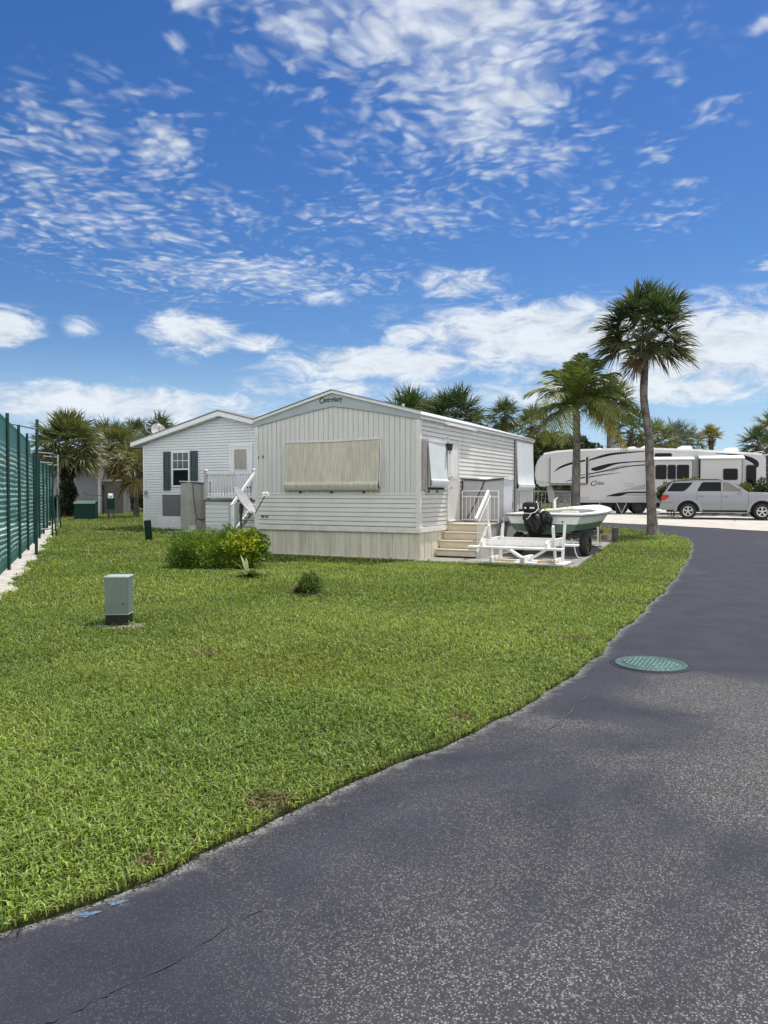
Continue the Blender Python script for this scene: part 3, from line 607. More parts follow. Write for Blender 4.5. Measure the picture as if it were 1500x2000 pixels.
mb = MB(); mb.tube(rp, .012, 6); o = mb.build('rope', 'stepc', None, label=None); o.parent = None; o.location = (HR.x, HR.y, .04); o.rotation_euler = (0, 0, R_(HA)); tag(o, 'frayed cream rope hanging beside the concrete steps', 'rope')
# storage cabinet on the landing
def cabinet(name, label, loc, rz, w, d, h, m, lidm, strapm, straps, lean=0., group=None):
    t = thing(name, label, 'storage cabinet', loc, rz, group)
    rg = random.Random(int(w * 100 + h * 10)); mb = MB()
    mb.prism([(-d / 2, .0), (d / 2, .0), (d / 2, h - .03), (-d / 2, h - .0)], -w / 2, w / 2, 'x'); mb.build('body', m, t, bevel=.02)
    for s in (-1, 1):
        mb = MB(); mb.box(min(.006 * s, s * (w / 2 - .015)), max(.006 * s, s * (w / 2 - .015)), -d / 2 - .018, -d / 2 - .001, .05, h - .05); mb.build('door', m, t, bevel=.006)
    mb = MB(); mb.box(-w / 2 - .03, 0, -d / 2 - .04, d / 2 + .02, -.02, .02); mb2 = MB()
    n = 8; rings = []
    for i in range(n + 1):
        u = i / n; x = -w / 2 - .03 + (w + .06) * u; sag = -.05 * math.exp(-((u - .58) / .16) ** 2)
        rings.append([(x, -d / 2 - .05, h + sag), (x, d / 2 + .02, h + .02 + sag * .4), (x, d / 2 + .02, h + .055 + sag * .4), (x, -d / 2 - .05, h + .035 + sag)])
    mb2.loft(rings); mb2.build('lid', lidm, t, smooth='auto')
    mb = MB(); mb.bar((-w / 2 - .032, -d / 2 - .053, h + .0), (w * .08, -d / 2 - .053, h - .044), .006, .03); mb.bar((w * .08, -d / 2 - .053, h - .044), (w / 2 + .032, -d / 2 - .053, h + .0), .006, .03); mb.build('lid_edge', 'iron', t)
    mb = MB()
    for pts, r in straps: mb.tube([(x, -d / 2 - .028, z) for x, z in pts], r, 6)
    mb.build('strap', strapm, t); return t
cx, cy = H(.56, 2.86)
cabinet('storage_cabinet', 'grey plastic storage cabinet with a black diagonal strap on the step landing', (cx, cy, .785), HA, 1.03, .72, 1.05, 'cabgrey', 'lid', 'iron', [([(.06, 1.0), (-.12, .62), (-.2, .42), (-.4, .08)], .012)])
mb = MB(); mb.tube([(.98, 2.5, .95), (1.08, 2.5, .86), (1.1, 2.45, .74), (1.02, 2.42, .60)], .018, 6); o = mb.build('drain_hose', 'cabgrey'); o.location = (HR.x, HR.y, .0); o.rotation_euler = (0, 0, R_(HA)); tag(o, 'short grey hose curving off the landing beside the strapped grey cabinet', 'hose')
# rear porch with railing
rp_ = thing('rear_porch', 'low white railed porch at the back corner of the mobile home', 'porch', (HR.x, HR.y, .04), HA)
mb = MB(); mb.box(.05, 1.15, 7.1, 9.3, 0, .70); mb.build('deck', 'stepgrey', rp_, bevel=.01)
rail('railing', rp_, (1.12, 7.15, 0), (1.12, 9.25, 0), .70, 1.50, 16, 'galv', .008, False); rail('railing', rp_, (.1, 7.12, 0), (1.1, 7.12, 0), .70, 1.50, 9, 'galv', .008, False)

# ------------------------------------------------------------------ picnic table lying upside down
tx, ty = H(2.33, .16)
pt = thing('picnic_table', 'white wooden picnic table lying upside down on the concrete slab', 'picnic table', (tx, ty, .04), HA)
HWT = .84
mb = MB()
for i in range(4): mb.box(-HWT, HWT, -.34 + i * .172, -.34 + i * .172 + .155, .012, .052)
mb.build('tabletop', 'white_worn', pt, bevel=.006)
for s in (-1, 1):
    x = s * .66; mb = MB(); mb.box(x - .022, x + .022, -.36, .36, .053, .14); mb.build('cleat', 'white_worn', pt, bevel=.006)
    for k in (-1, 1):
        mb = MB(); mb.bar((x + .03 * k, k * .17, .055), (x + .03 * k, k * .37, .80), .042, .088, (0, 1, 0)); mb.build('leg', 'white_worn', pt, bevel=.006)
    mb = MB(); mb.prism([(-.74, .385), (.74, .385), (.74, .47), (.68, .525), (-.68, .525), (-.74, .47)], x - .085, x - .045, 'x'); mb.build('crossbeam', 'white_worn', pt, bevel=.006)
    mb = MB(); mb.bar((s * .60, 0, .42), (s * .06, 0, .09), .045, .125, (0, 1, 0)); mb.build('brace', 'white_worn', pt, bevel=.006)
for k in (-1, 1):
    mb = MB(); mb.box(-HWT - .06 + (-.12 if k < 0 else 0), HWT + .06, k * .66 - .125, k * .66 + .125, .34, .381); mb.build('bench', 'white_worn', pt, bevel=.006)
mb = MB(); mb.box(-.76, .56, -.47, -.43, .383, .50); mb.box(-.70, .56, .28, .32, .40, .52); mb.build('rail_board', 'white_worn', pt, bevel=.006)
mb = MB(); mb.box(-.045, .045, -.36, .36, .053, .16); mb.build('centre_cleat', 'white_worn', pt, bevel=.006)
for i, (a, b) in enumerate(((-.60, -.18), (.27, .69))):
    mb = MB(); mb.box(a, b, -.28, -.12, .055, .092); o = mb.build('lumber_offcut', 'wood', bevel=.004); o.location = (tx, ty, .04); o.rotation_euler = (0, 0, R_(HA + (3 if i else -2)))
    tag(o, 'bare brown lumber offcut on the upturned picnic table at its ' + ('right end' if i else 'end near the steps'), 'lumber', 'lumber offcuts on the upturned table')

# ------------------------------------------------------------------ boat on its trailer
BL, BA = (3.63, 17.5), 60.0
boat = thing('skiff', 'white open skiff with green bottom parked on a trailer beside the mobile home', 'boat', (*BL, .04), BA)
STN = [(0, .87, .70, .965, .60, .50), (.05, .88, .71, .965, .60, .50), (1, .92, .72, .965, .60, .48), (2.1, .90, .68, .975, .61, .48), (2.9, .81, .56, .995, .64, .50), (3.45, .66, .40, 1.03, .69, .545), (3.95, .45, .22, 1.065, .78, .62), (4.38, .22, .08, 1.09, .90, .76), (4.6, .05, .02, 1.105, 1.03, .97)]
def boot(s): x, gb, cb, zg, zc, zk = s; f = .40; return (cb + (gb - cb) * f, zc + (zg - zc) * f)
mb = MB(); rings = []
for s in STN:
    x, gb, cb, zg, zc, zk = s; by, bz = boot(s); x0_ = x + (0 if x > .2 else .0)
    rings.append([(x, gb, zg), (x + .0, by, bz), (x, -by, bz), (x, -gb, zg)])
for i in range(len(rings) - 1):
    a, b = rings[i], rings[i + 1]; mb.quad(a[0], a[1], b[1], b[0]); mb.quad(a[2], a[3], b[3], b[2])
a = rings[0]; mb.quad(*a)
mb.build('hull', 'hullwhite', boat, smooth='auto')
mb = MB(); rr = []
for s in STN:
    x, gb, cb, zg, zc, zk = s; by, bz = boot(s); rr.append([(x, by, bz), (x, cb, zc), (x, 0, zk), (x, -cb, zc), (x, -by, bz)])
for a, b in zip(rr[:-1], rr[1:]):
    for k in range(4): mb.quad(a[k], a[k + 1], b[k + 1], b[k])
mb.quad(*rr[0]); mb.build('hull_bottom', 'hullgreen', boat, smooth='auto')
def inner(x): return (float(np.interp(x, [.95, 1.05, 2.4, 2.9, 3.15], [.50, .60, .58, .42, .22])))
def gbx(x): return float(np.interp(x, [s[0] for s in STN], [s[1] for s in STN])) + .035
def zgx(x): return float(np.interp(x, [s[0] for s in STN], [s[3] for s in STN]))
mb = MB(); xs = [-.03, .3, .6, .95]; cro = .025
def deckstrip(mb, xs, fa, fb):
    for a, b in zip(xs[:-1], xs[1:]):
        za, zb = zgx(a) + .012, zgx(b) + .012
        mb.quad((a, fa(a), za), (b, fa(b), zb), (b, fb(b), zb), (a, fb(a), za))
deckstrip(mb, [-.03, .3, .6, .95], gbx, lambda x: -gbx(x)); deckstrip(mb, [3.15, 3.5, 3.95, 4.38, 4.64], gbx, lambda x: -gbx(x))
xi = [.95, 1.05, 1.5, 2.0, 2.4, 2.7, 2.9, 3.05, 3.15]
deckstrip(mb, xi, gbx, inner); deckstrip(mb, xi, lambda x: -inner(x), lambda x: -gbx(x))
ax = [-.03, .3, .6, .95] + xi[1:] + [3.5, 3.95, 4.38, 4.64]
for a, b in zip(ax[:-1], ax[1:]):
    for s in (1, -1): mb.quad((a, s * gbx(a), zgx(a) + .012), (b, s * gbx(b), zgx(b) + .012), (b, s * (gbx(b) - .01), zgx(b) - .035), (a, s * (gbx(a) - .01), zgx(a) - .035))
mb.quad((-.03, gbx(0), zgx(0) + .012), (-.03, -gbx(0), zgx(0) + .012), (-.02, -gbx(0) + .01, zgx(0) - .035), (-.02, gbx(0) - .01, zgx(0) - .035))
mb.build('deck', 'hullwhite', boat, fix=False)
mb = MB(); loop = [(x, inner(x)) for x in xi] + [(x, -inner(x)) for x in xi[::-1]]
for i in range(len(loop)):
    (x, y), (u, w) = loop[i], loop[(i + 1) % len(loop)]; mb.quad((x, y, zgx(x) + .012), (u, w, zgx(u) + .012), (u, w * .93, .70), (x, y * .93, .70))
mb.quad(*[(x, y * .93, .70) for x, y in loop]); mb.build('cockpit', 'rvgrey', boat)
mb = MB(); mb.tube([(x, y, zgx(x) + .03) for x, y in loop[2:9]], .014, 8); mb.build('coaming', 'yellow', boat, smooth=True)
mb = MB(); mb.tube([(x, gbx(x) - .005, zgx(x) - .028) for x in ax[::-1]] + [(-.028, .87, zgx(0) - .028), (-.028, -.87, zgx(0) - .028)] + [(x, -gbx(x) + .005, zgx(x) - .028) for x in ax], .011, 6); mb.build('rub_rail', 'iron', boat, smooth=True)
mb = MB(); mb.box(1.9, 2.15, -.25, .2, .70, 1.0); mb.build('thwart', 'hullwhite', boat, bevel=.03)
for x, y in ((3.3, .42), (.5, -.6), (.5, .62)):
    mb = MB(); mb.bar((x - .07, y, zgx(x) + .04), (x + .07, y, zgx(x) + .04), .02, .02); mb.box(x - .03, x + .03, y - .015, y + .015, zgx(x) + .01, zgx(x) + .04); mb.build('cleat', 'chrome', boat)
mb = MB(); mb.bar((2.95, .66, 1.0), (2.95, .66, 1.28), .05, .05); mb.tube([(2.95, .66, 1.26), (3.0, .6, 1.33)], .014, 6); mb.build('rod_holder', 'white', boat)
mb = MB(); mb.tube([(.0, -.45, .80), (-.02, -.45, .80)], .02, 8); mb.build('drain_plug', 'iron', boat)
# outboard motor, a thing clamped to the transom
om = thing('outboard_motor', 'black outboard motor on the skiff transom, its leg wrapped in black plastic', 'outboard motor', (BL[0], BL[1], .04), BA)
def rrect(w, d, z, cx=0., cy=0., k=.28, n=5):
    pts = []; r = min(w, d) * k
    for sx, sy, a0 in ((1, 1, 0), (-1, 1, 90), (-1, -1, 180), (1, -1, 270)):
        for i in range(n): t = R_(a0 + 90 * i / (n - 1)); pts.append((cx + sx * (w / 2 - r) + r * math.cos(t), cy + sy * (d / 2 - r) + r * math.sin(t), z))
    return pts
MY = .20
mb = MB(); mb.loft([rrect(.36, .30, 1.0, -.20, MY), rrect(.42, .36, 1.06, -.20, MY), rrect(.44, .36, 1.16, -.21, MY), rrect(.38, .32, 1.225, -.22, MY), rrect(.24, .2, 1.25, -.22, MY)]); mb.build('cowling', 'black', om, smooth='auto')
for z, y0_, y1_ in ((1.115, MY - .14, MY - .03), (1.115, MY + .05, MY + .10)):
    mb = MB(); mb.box(-.437, -.428, y0_, y1_, z - .016, z + .020); mb.build('cowling_stripe', 'white', om)
mb = MB(); mb.box(-.30, .02, MY - .11, MY + .11, .88, 1.0); mb.box(-.02, .06, MY - .13, MY + .13, .80, 1.0); mb.tube([(.0, MY + .1, 1.02), (-.05, MY + .28, 1.06), (-.06, MY + .36, 1.05)], .03, 8); mb.tube([(-.1, MY - .1, 1.05), (-.1, MY - .26, 1.12), (-.15, MY - .3, 1.02)], .014, 6); mb.build('bracket', 'black', om, bevel=.01)
rg = random.Random(7); mb = MB(); rings = []
for i in range(12):
    u = i / 11; z = 1.0 - .53 * u; cyy = MY - .02 - .10 * math.sin(u * 2.2); w = .30 + .10 * math.sin(u * 3) - (.16 * max(0, u - .75) * 4); d = .34 + .16 * math.sin(min(u * 1.3, 1) * 3) - .20 * max(0, u - .8) * 5
    ring = []
    for k in range(22):
        t = 2 * math.pi * k / 22; q = 1 + .13 * math.sin(5 * t + u * 4) + .08 * math.sin(9 * t - u * 9) + rg.uniform(-.04, .04); ring.append((-.27 + .5 * w * q * math.cos(t), cyy + .5 * d * q * math.sin(t), z + .03 * math.sin(3 * t)))
    rings.append(ring)
mb.loft(rings); mb.build('plastic_wrap', 'blackbag', om)
rings = []; mb = MB()
for i in range(8):
    u = i / 7; ring = []
    for k in range(16):
        t = 2 * math.pi * k / 16; q = 1 + .18 * math.sin(4 * t + u * 3) + rg.uniform(-.05, .05); w = .05 + .12 * math.sin(min(1, u * 1.4) * 2.4); ring.append((-.25 + w * q * math.cos(t), MY - .33 + w * .9 * q * math.sin(t), 1.05 - .42 * u))
    rings.append(ring)
mb.loft(rings); mb.build('plastic_wrap', 'blackbag', om)
mb = MB(); mb.tube([(-.42, MY + .12, 1.0), (-.46, MY - .05, .99), (-.44, MY - .16, 1.02), (-.34, MY - .2, 1.1), (-.3, MY - .17, 1.2), (-.2, MY - .1, 1.262)], .010, 6); mb.tube([(-.46, MY - .08, .99), (-.47, MY - .02, .90), (-.46, MY + .04, .86)], .009, 6); mb.build('tie_cord', 'white', om)
# trailer
tr = thing('boat_trailer', 'steel boat trailer with small black wheels carrying the white skiff', 'trailer', (*BL, .04), BA)
mb = MB()
for s in (1, -1): mb.bar((.15, s * .55, .43), (3.3, s * .5, .43), .05, .08); mb.bar((3.3, s * .5, .43), (4.6, 0, .45), .05, .08)
for x in (.3, 1.0, 2.0, 3.2): mb.bar((x, -.55, .42), (x, .55, .42), .05, .05)
mb.bar((4.5, 0, .45), (5.0, 0, .45), .05, .06); mb.bar((.62, -.9, .26), (.62, .9, .26), .05, .05); mb.build('frame', 'rust', tr)
for sg in (1, -1):
    mb = MB(); mb.bar((.1, sg * .4, .46), (3.0, sg * .35, .46), .06, .08); mb.build('bunk', 'oldwood', tr)
def wheel(parent, c, r, w, m='galv', spokes=0, name='wheel', rr=.6, side=-1):
    """axle along local y; side = which way the rim faces"""
    h = w / 2; mb = MB(); mb.lathe([(r * .62, -h), (r * .9, -h), (r * .985, -h * .7), (r, -h * .3), (r, h * .3), (r * .985, h * .7), (r * .9, h), (r * .62, h)], 32, c, 'y'); t = mb.build('tyre', 'rubber', None, smooth='auto'); t.name = name
    t.parent = parent; mb = MB(); ri = r * rr; f = side * h
    if spokes:
        mb.lathe([(ri * 1.04, f * .2), (ri * 1.06, f * .95), (ri * .93, f * .9), (ri * .9, f * .5)], 32, c, 'y')
        for k in range(spokes):
            a = 2 * math.pi * (k + .25) / spokes
            for da in (-.13, .13):
                p = Vector(c) + Vector((math.cos(a + da * .5) * ri * .15, f * .80, math.sin(a + da * .5) * ri * .15)); q = Vector(c) + Vector((math.cos(a + da) * ri * .96, f * .74, math.sin(a + da) * ri * .96)); mb.bar(p, q, ri * .13, ri * .1, (0, 1, 0))
        mb.lathe([(0, f * .9), (ri * .2, f * .88), (ri * .24, f * .6)], 16, c, 'y'); mb.build('rim', m, t, smooth='auto')
        mb = MB(); mb.lathe([(0, f * .35), (ri, f * .35), (ri, f * .2), (0, f * .2)], 24, c, 'y'); mb.build('brake_disc', 'dark', t)
    else:
        mb.lathe([(0, f * .55), (ri * .35, f * .6), (ri * .4, f * .35), (ri * .85, f * .4), (ri, f * .7), (ri * 1.04, f * .1)], 24, c, 'y'); mb.build('rim', m, t, smooth='auto')
    return t
for s in (1, -1):
    wheel(tr, (.62, s * .80, .26), .26, .17, 'rust', side=s)
mb = MB(); mb.bar((.95, -1.0, .30), (.95, -1.0, .66), .035, .035); mb.bar((.95, -.5, .32), (.95, -1.0, .32), .03, .03); mb.build('guide_post', 'white', tr)
mb = MB(); mb.bar((4.74, 0, .45), (4.74, 0, .9), .05, .05); mb.box(4.70, 4.82, -.05, .05, .80, .90); mb.build('winch_post', 'rust', tr)
mb = MB(); mb.bar((4.95, 0, .05), (4.95, 0, .5), .035, .035); mb.build('jack_stand', 'rust', tr)
mb = MB(); mb.tube([(.1, -.62, .42), (.04, -.70, .30), (.0, -.74, .15), (-.05, -.80, .03), (-.2, -.95, .012)], .014, 6); mb.build('cable', 'whiteshade', tr)

# ------------------------------------------------------------------ small things round the slab
def simple(name, label, cat, mb, m, loc=(0, 0, 0), rz=0., bevel=0., group=None, smooth=False):
    o = mb.build(name, m, bevel=bevel, smooth=smooth); o.location = loc; o.rotation_euler = (0, 0, R_(rz)); return tag(o, label, cat, group)
mb = MB(); mb.prism([(-.075, -.1), (.075, -.1), (.075, .44), (.06, .46), (-.06, .46), (-.075, .44)], -.075, .075); simple('timber_post', 'short weathered black timber post at the outer corner of the concrete slab', 'post', mb, 'oldwood', (6.84, 22.7, 0), 30, .008)
mb = MB(); rgq = random.Random(3); mb.tube([(i * .2, .02 * math.sin(i), .09) for i in range(6)], [.085, .09, .08, .085, .08, .07], 10); simple('edging_log', 'pale log lying along the grass edge behind the boat', 'log', mb, 'log', (6.75, 25.35, .0), -8, smooth=True)
mb = MB(); mb.box(-.14, .14, -.1, .1, -.03, .19); simple('paver_block', 'pink paver block standing by the short timber post', 'paver', mb, 'pink', (7.0, 23.8, 0), 20, .02)
ys = thing('driveway_marker', 'thin lime yellow marker stake standing on the slab beyond the boat', 'marker', (5.72, 20.3, .04), 0)
mb = MB(); mb.tube([(0, 0, .02), (0.005, 0, .86)], .014, 8); mb.build('stake', 'lime', ys); mb = MB(); mb.tube([(.005, 0, .86), (-.02, 0, 1.2)], .004, 5); mb.build('whip', 'white', ys); mb = MB(); mb.bar((-.28, -.05, .05), (.05, 0, .02), .02, .03); mb.bar((-.28, -.05, .02), (-.28, -.05, .12), .03, .03); mb.build('foot', 'iron', ys)

# ------------------------------------------------------------------ silver SUV
suv = thing('suv', 'silver four-door SUV parked on pale gravel in front of the large trailer', 'SUV', (14.99, 37.86, gz(37.86) + .01), -20)
YC = .975
def arc(cx, cz, r, a0, a1, n=14): return [(cx + r * math.cos(R_(a0 + (a1 - a0) * i / n)), cz + r * math.sin(R_(a0 + (a1 - a0) * i / n))) for i in range(n + 1)]
low = [(-1.2, .44), (-1.30, .50), (-1.31, .78), (-1.235, .82), (-1.22, 1.12), (-1.13, 1.30), (-1.08, 1.335), (2.72, 1.335), (3.2, 1.325), (3.75, 1.27), (4.15, 1.17), (4.3, 1.02), (4.36, .8), (4.40, .72), (4.40, .48), (4.2, .42), (3.84, .42)] + arc(3.3, .40, .52, 2, 178) + [(2.74, .44), (.56, .44)] + arc(0, .40, .52, 2, 178) + [(-.56, .44)]
def side_body(low):
    mb = MB(); mb.prism(low, .0, 2 * YC); me = bpy.data.meshes.new('body'); me.from_pydata(mb.v, [], mb.f); bm = bmesh.new(); bm.from_mesh(me); bmesh.ops.recalc_face_normals(bm, faces=bm.faces)
    for z in (.50, .60, .72, .84, .95, 1.05, 1.13, 1.20, 1.27): bmesh.ops.bisect_plane(bm, geom=bm.verts[:] + bm.edges[:] + bm.faces[:], plane_co=(0, 0, z), plane_no=(0, 0, 1))
    for x in (-.9, -.55, .6, 1.5, 2.7, 3.85): bmesh.ops.bisect_plane(bm, geom=bm.verts[:] + bm.edges[:] + bm.faces[:], plane_co=(x, 0, 0), plane_no=(1, 0, 0))
    for v in bm.verts:
        o = float(np.interp(v.co.z, [.42, .50, .60, .72, .84, .95, 1.05, 1.13, 1.20, 1.27, 1.34], [.05, .035, .016, .004, .0, .002, .008, .018, .030, .046, .075])); v.co.y += o if v.co.y < YC else -o
    ed = [e for e in bm.edges if len(e.link_faces) == 2 and e.calc_face_angle(0) > .7]; bmesh.ops.bevel(bm, geom=ed, offset=.04, segments=3, affect='EDGES', clamp_overlap=True)
    bm.to_mesh(me); bm.free(); me.materials.append(M['silver']); me.polygons.foreach_set('use_smooth', [True] * len(me.polygons)); me.set_sharp_from_angle(angle=R_(35))
    o = bpy.data.objects.new('body', me); C.objects.link(o); o.parent = suv
side_body(low)
mb = MB(); mb.box(-1.0, 4.1, .25, 1.7, .34, .9); mb.build('underbody', 'dark', suv)
def gy_(z): return .085 + .27 * max(0, z - 1.31) / .62
gh = [(-1.10, 1.31), (-.86, 1.70), (-.76, 1.80), (-.52, 1.875), (.5, 1.925), (1.5, 1.915), (1.88, 1.875), (2.10, 1.76), (2.74, 1.31)]
mb = MB(); n = len(gh); mb.add([(x, gy_(z), z) for x, z in gh] + [(x, 2 * YC - gy_(z), z) for x, z in gh], [tuple(range(n))[::-1], tuple(range(n, 2 * n))] + [(i, (i + 1) % n, n + (i + 1) % n, n + i) for i in range(n)])
mb.build('cabin', 'silver', suv, bevel=.03, seg=2, smooth='auto')
def sidepoly(name, pts, m, parent, off=.006, th=.004):
    for f in (lambda z: gy_(z) - off, lambda z: 2 * YC - gy_(z) + off):
        mb = MB(); mb.quad(*[(x, f(z), z) for x, z in pts]); mb.build(name, m, parent)
sidepoly('window', [(-.98, 1.365), (-.70, 1.79), (.22, 1.80), (-.03, 1.50), (-.16, 1.40), (-.24, 1.365)], 'glass', suv)
sidepoly('window', [(.42, 1.375), (.44, 1.45), (.62, 1.78), (.72, 1.82), (1.50, 1.82), (1.50, 1.375)], 'glass', suv)
sidepoly('window', [(1.57, 1.375), (1.57, 1.82), (1.72, 1.815), (1.88, 1.77), (2.40, 1.41), (2.38, 1.375)], 'cleargl', suv)
mb = MB(); mb.quad((2.70, .16, 1.345), (2.70, 1.79, 1.345), (2.13, 1.60, 1.75), (2.13, .35, 1.75)); mb.xf(Matrix.Translation((.006, 0, .012))); mb.build('windscreen', 'glass', suv)
mb = MB(); mb.quad((-1.075, .16, 1.37), (-1.075, 1.79, 1.37), (-.87, 1.65, 1.70), (-.87, .30, 1.70)); mb.xf(Matrix.Translation((-.012, 0, .004))); mb.build('rear_window', 'glass', suv)
for cx_ in (0, 3.3):
    for y0_, y1_ in ((-.028, .06), (2 * YC + .028, 2 * YC - .06)):
        mb = MB(); o = arc(cx_, .40, .66, -2, 182, 18); i_ = arc(cx_, .40, .525, -2, 182, 18)
        for k in range(18): mb.loft([[(o[k][0], y0_ + .012, o[k][1]), (o[k][0], y1_, o[k][1]), (i_[k][0], y1_, i_[k][1]), (i_[k][0], y0_, i_[k][1])], [(o[k + 1][0], y0_ + .012, o[k + 1][1]), (o[k + 1][0], y1_, o[k + 1][1]), (i_[k + 1][0], y1_, i_[k + 1][1]), (i_[k + 1][0], y0_, i_[k + 1][1])]])
        mb.build('wheel_flare', 'silver', suv)
    for y, s in ((.09, -1), (2 * YC - .09, 1)): wheel(suv, (cx_, y, .385), .385, .25, 'chrome', 5, side=s, rr=.58)
for y in (-.012, 2 * YC - .008):
    mb = MB(); mb.box(.70, 2.62, y, y + .02, .72, .79); mb.build('side_moulding', 'silver', suv, bevel=.004, seg=1)
for a, b in ((-.05, .12), (2 * YC - .12, 2 * YC + .05)):
    mb = MB(); mb.box(.62, 2.68, a, b, .30, .36); mb.build('running_board', 'silver2', suv, bevel=.015)
mb = MB()
sy = lambda z: float(np.interp(z, [.42, .50, .60, .72, .84, .95, 1.05, 1.13, 1.20, 1.27, 1.34], [.05, .035, .016, .004, .0, .002, .008, .018, .030, .046, .075]))
zl = [.47, .6, .72, .84, .95, 1.05, 1.13, 1.2, 1.27, 1.32]
for x in (.40, 1.50, 2.70):
    for za, zb in zip(zl[:-1], zl[1:]): mb.add([(x - .007, sy(za) - .003, za), (x + .007, sy(za) - .003, za), (x + .007, sy(zb) - .003, zb), (x - .007, sy(zb) - .003, zb)], [(0, 1, 2, 3)])
mb.box(-1.2, -.66, -.004, .006, .795, .805); mb.build('door_gap', 'dark', suv, fix=False)
for x in (.62, 1.72):
    mb = MB(); mb.box(x - .11, x + .11, -.035, .002, 1.12, 1.155); mb.build('door_handle', 'silver', suv, bevel=.01)
mb = MB(); mb.prism([(-1.24, .88), (-1.02, .93), (-.86, 1.12), (-.92, 1.19), (-1.20, 1.20), (-1.255, 1.05)], -.008, .25); mb.build('tail_light', 'red', suv, bevel=.015); mb = MB(); mb.prism([(-1.24, .88), (-1.02, .93), (-.86, 1.12), (-.92, 1.19), (-1.20, 1.20), (-1.255, 1.05)], 1.7, 1.958); mb.build('tail_light', 'red', suv, bevel=.015)
for a, b in ((-.006, .3), (1.65, 1.956)):
    mb = MB(); mb.prism([(4.0, .95), (4.34, .9), (4.31, 1.08), (4.1, 1.14)], a, b); mb.build('headlight', 'lens', suv, bevel=.01)
for y, s in ((-.16, -1), (2 * YC + .16, 1)):
    mb = MB(); mb.loft([rrect(.10, .2, 1.37, 2.36, y), rrect(.15, .24, 1.44, 2.34, y), rrect(.13, .22, 1.54, 2.35, y)]); mb.box(2.34, 2.40, min(y, y - s * .2), max(y, y - s * .2), 1.36, 1.40); mb.build('wing_mirror', 'silver', suv, smooth='auto')
mb = MB()
for y in (.30, 2 * YC - .30): mb.tube([(-.55, y, 1.86), (-.45, y, 1.925), (.5, y, 1.965), (1.4, y, 1.96), (1.55, y, 1.91)], .018, 6)
for x in (-.2, 1.1): mb.bar((x, .3, 1.955), (x, 2 * YC - .3, 1.955), .04, .02)
mb.build('roof_rack', 'iron', suv)
mb = MB(); mb.box(-1.34, -1.2, .1, 1.85, .50, .62); mb.box(-1.42, -1.34, .8, 1.15, .46, .52); mb.build('rear_bumper', 'silver2', suv, bevel=.02)

# ------------------------------------------------------------------ fifth-wheel trailer
rv = thing('fifth_wheel_trailer', 'long white fifth-wheel trailer with black swooshes and three slide-outs', 'travel trailer', (8.82, 45.0, .295), -12)
DW = 2.45
body = [(.26, 1.56), (.06, 1.95), (0, 2.27), (.05, 2.75), (.17, 3.08), (.36, 3.34), (.6, 3.50), (1.3, 3.60), (2.1, 3.655), (4.5, 3.70), (6.6, 3.70), (9, 3.58), (11.2, 3.42), (12.25, 3.32), (12.44, 3.25), (12.50, 3.05), (12.60, .62), (2.16, .62), (2.16, 1.66), (.95, 1.66), (.8, 1.58)]
mb = MB(); mb.prism(body, 0, DW); mb.build('body', 'rv', rv, bevel=.05, seg=3, smooth='auto')
mb = MB(); top = [(.5, 3.46), (1.3, 3.595), (2.1, 3.65), (4.5, 3.695), (6.6, 3.695), (9, 3.575), (11.2, 3.415), (12.3, 3.31)]
mb.prism([(x, z + .05) for x, z in top] + [(x, z - .07) for x, z in top[::-1]], -.03, DW + .03); mb.build('roof', 'rvroof', rv, bevel=.02)
def decal(parent, pts, m, y, name='stripe'):
    mb = MB(); mb.prism(pts, y - .004, y - .001); return mb.build(name, m, parent)
def swoosh(parent, up, dn, m, y): return decal(parent, up + dn[::-1], m, y)
def spl(pts, n=10):
    """smooth curve through points"""
    out = []; P = [pts[0]] + pts + [pts[-1]]
    for i in range(1, len(P) - 2):
        for k in range(n):
            t = k / n; o = []
            for d in (0, 1):
                a, b, c, e = P[i - 1][d], P[i][d], P[i + 1][d], P[i + 2][d]; o.append(.5 * (2 * b + (c - a) * t + (2 * a - 5 * b + 4 * c - e) * t * t + (3 * b - a - 3 * c + e) * t ** 3))
            out.append(tuple(o))
    return out + [pts[-1]]
decal(rv, [(.10, 1.70), (2.16, 1.70), (2.16, 1.76), (.08, 1.90)], 'rvgrey', 0, 'lower_band')
for a, b, z0, z1, t in ((2.18, 12.58, .63, 1.0, .012),):
    mb = MB(); mb.box(a, b, -t, -.001, z0, z1 - .03)
    mb.build('side_skirt', 'rvgrey', rv, bevel=.004, seg=1)
def slide(x0, x1, z0, z1, out, nm='slide_out'):
    mb = MB(); mb.box(x0, x1, -out, .2, z0, z1); o = mb.build(nm, 'rv', rv, bevel=.012)
    mb = MB()
    for a, b, c, d in ((x0 - .03, x0 + .004, z0, z1 + .02), (x1 - .004, x1 + .035, z0, z1 + .02), (x0 - .03, x1 + .035, z0 - .035, z0)): mb.box(a, b, -out + .02, .0, c, d)
    mb.build('seal', 'dark', o); return o
s1 = slide(.90, 2.98, 1.74, 3.24, .16); mb = MB(); mb.box(2.90, 2.975, -.166, -.161, 1.76, 3.22); mb.build('dark_edge', 'navy', s1)
s2 = slide(6.55, 8.62, 1.15, 3.01, .42); s3 = slide(9.05, 11.18, 1.15, 3.05, .42)
for (a, b, z) in ((6.4, 8.72, 3.03), (8.98, 11.32, 3.07)):
    mb = MB(); mb.tube([(a, -.46, z + .03), (b, -.46, z + .03)], .05, 8); mb.prism([(-.46, z + .06), (0, z + .22), (0, z + .20), (-.46, z + .04)], a, b, 'x'); mb.build('awning_topper', 'rvroof', rv)
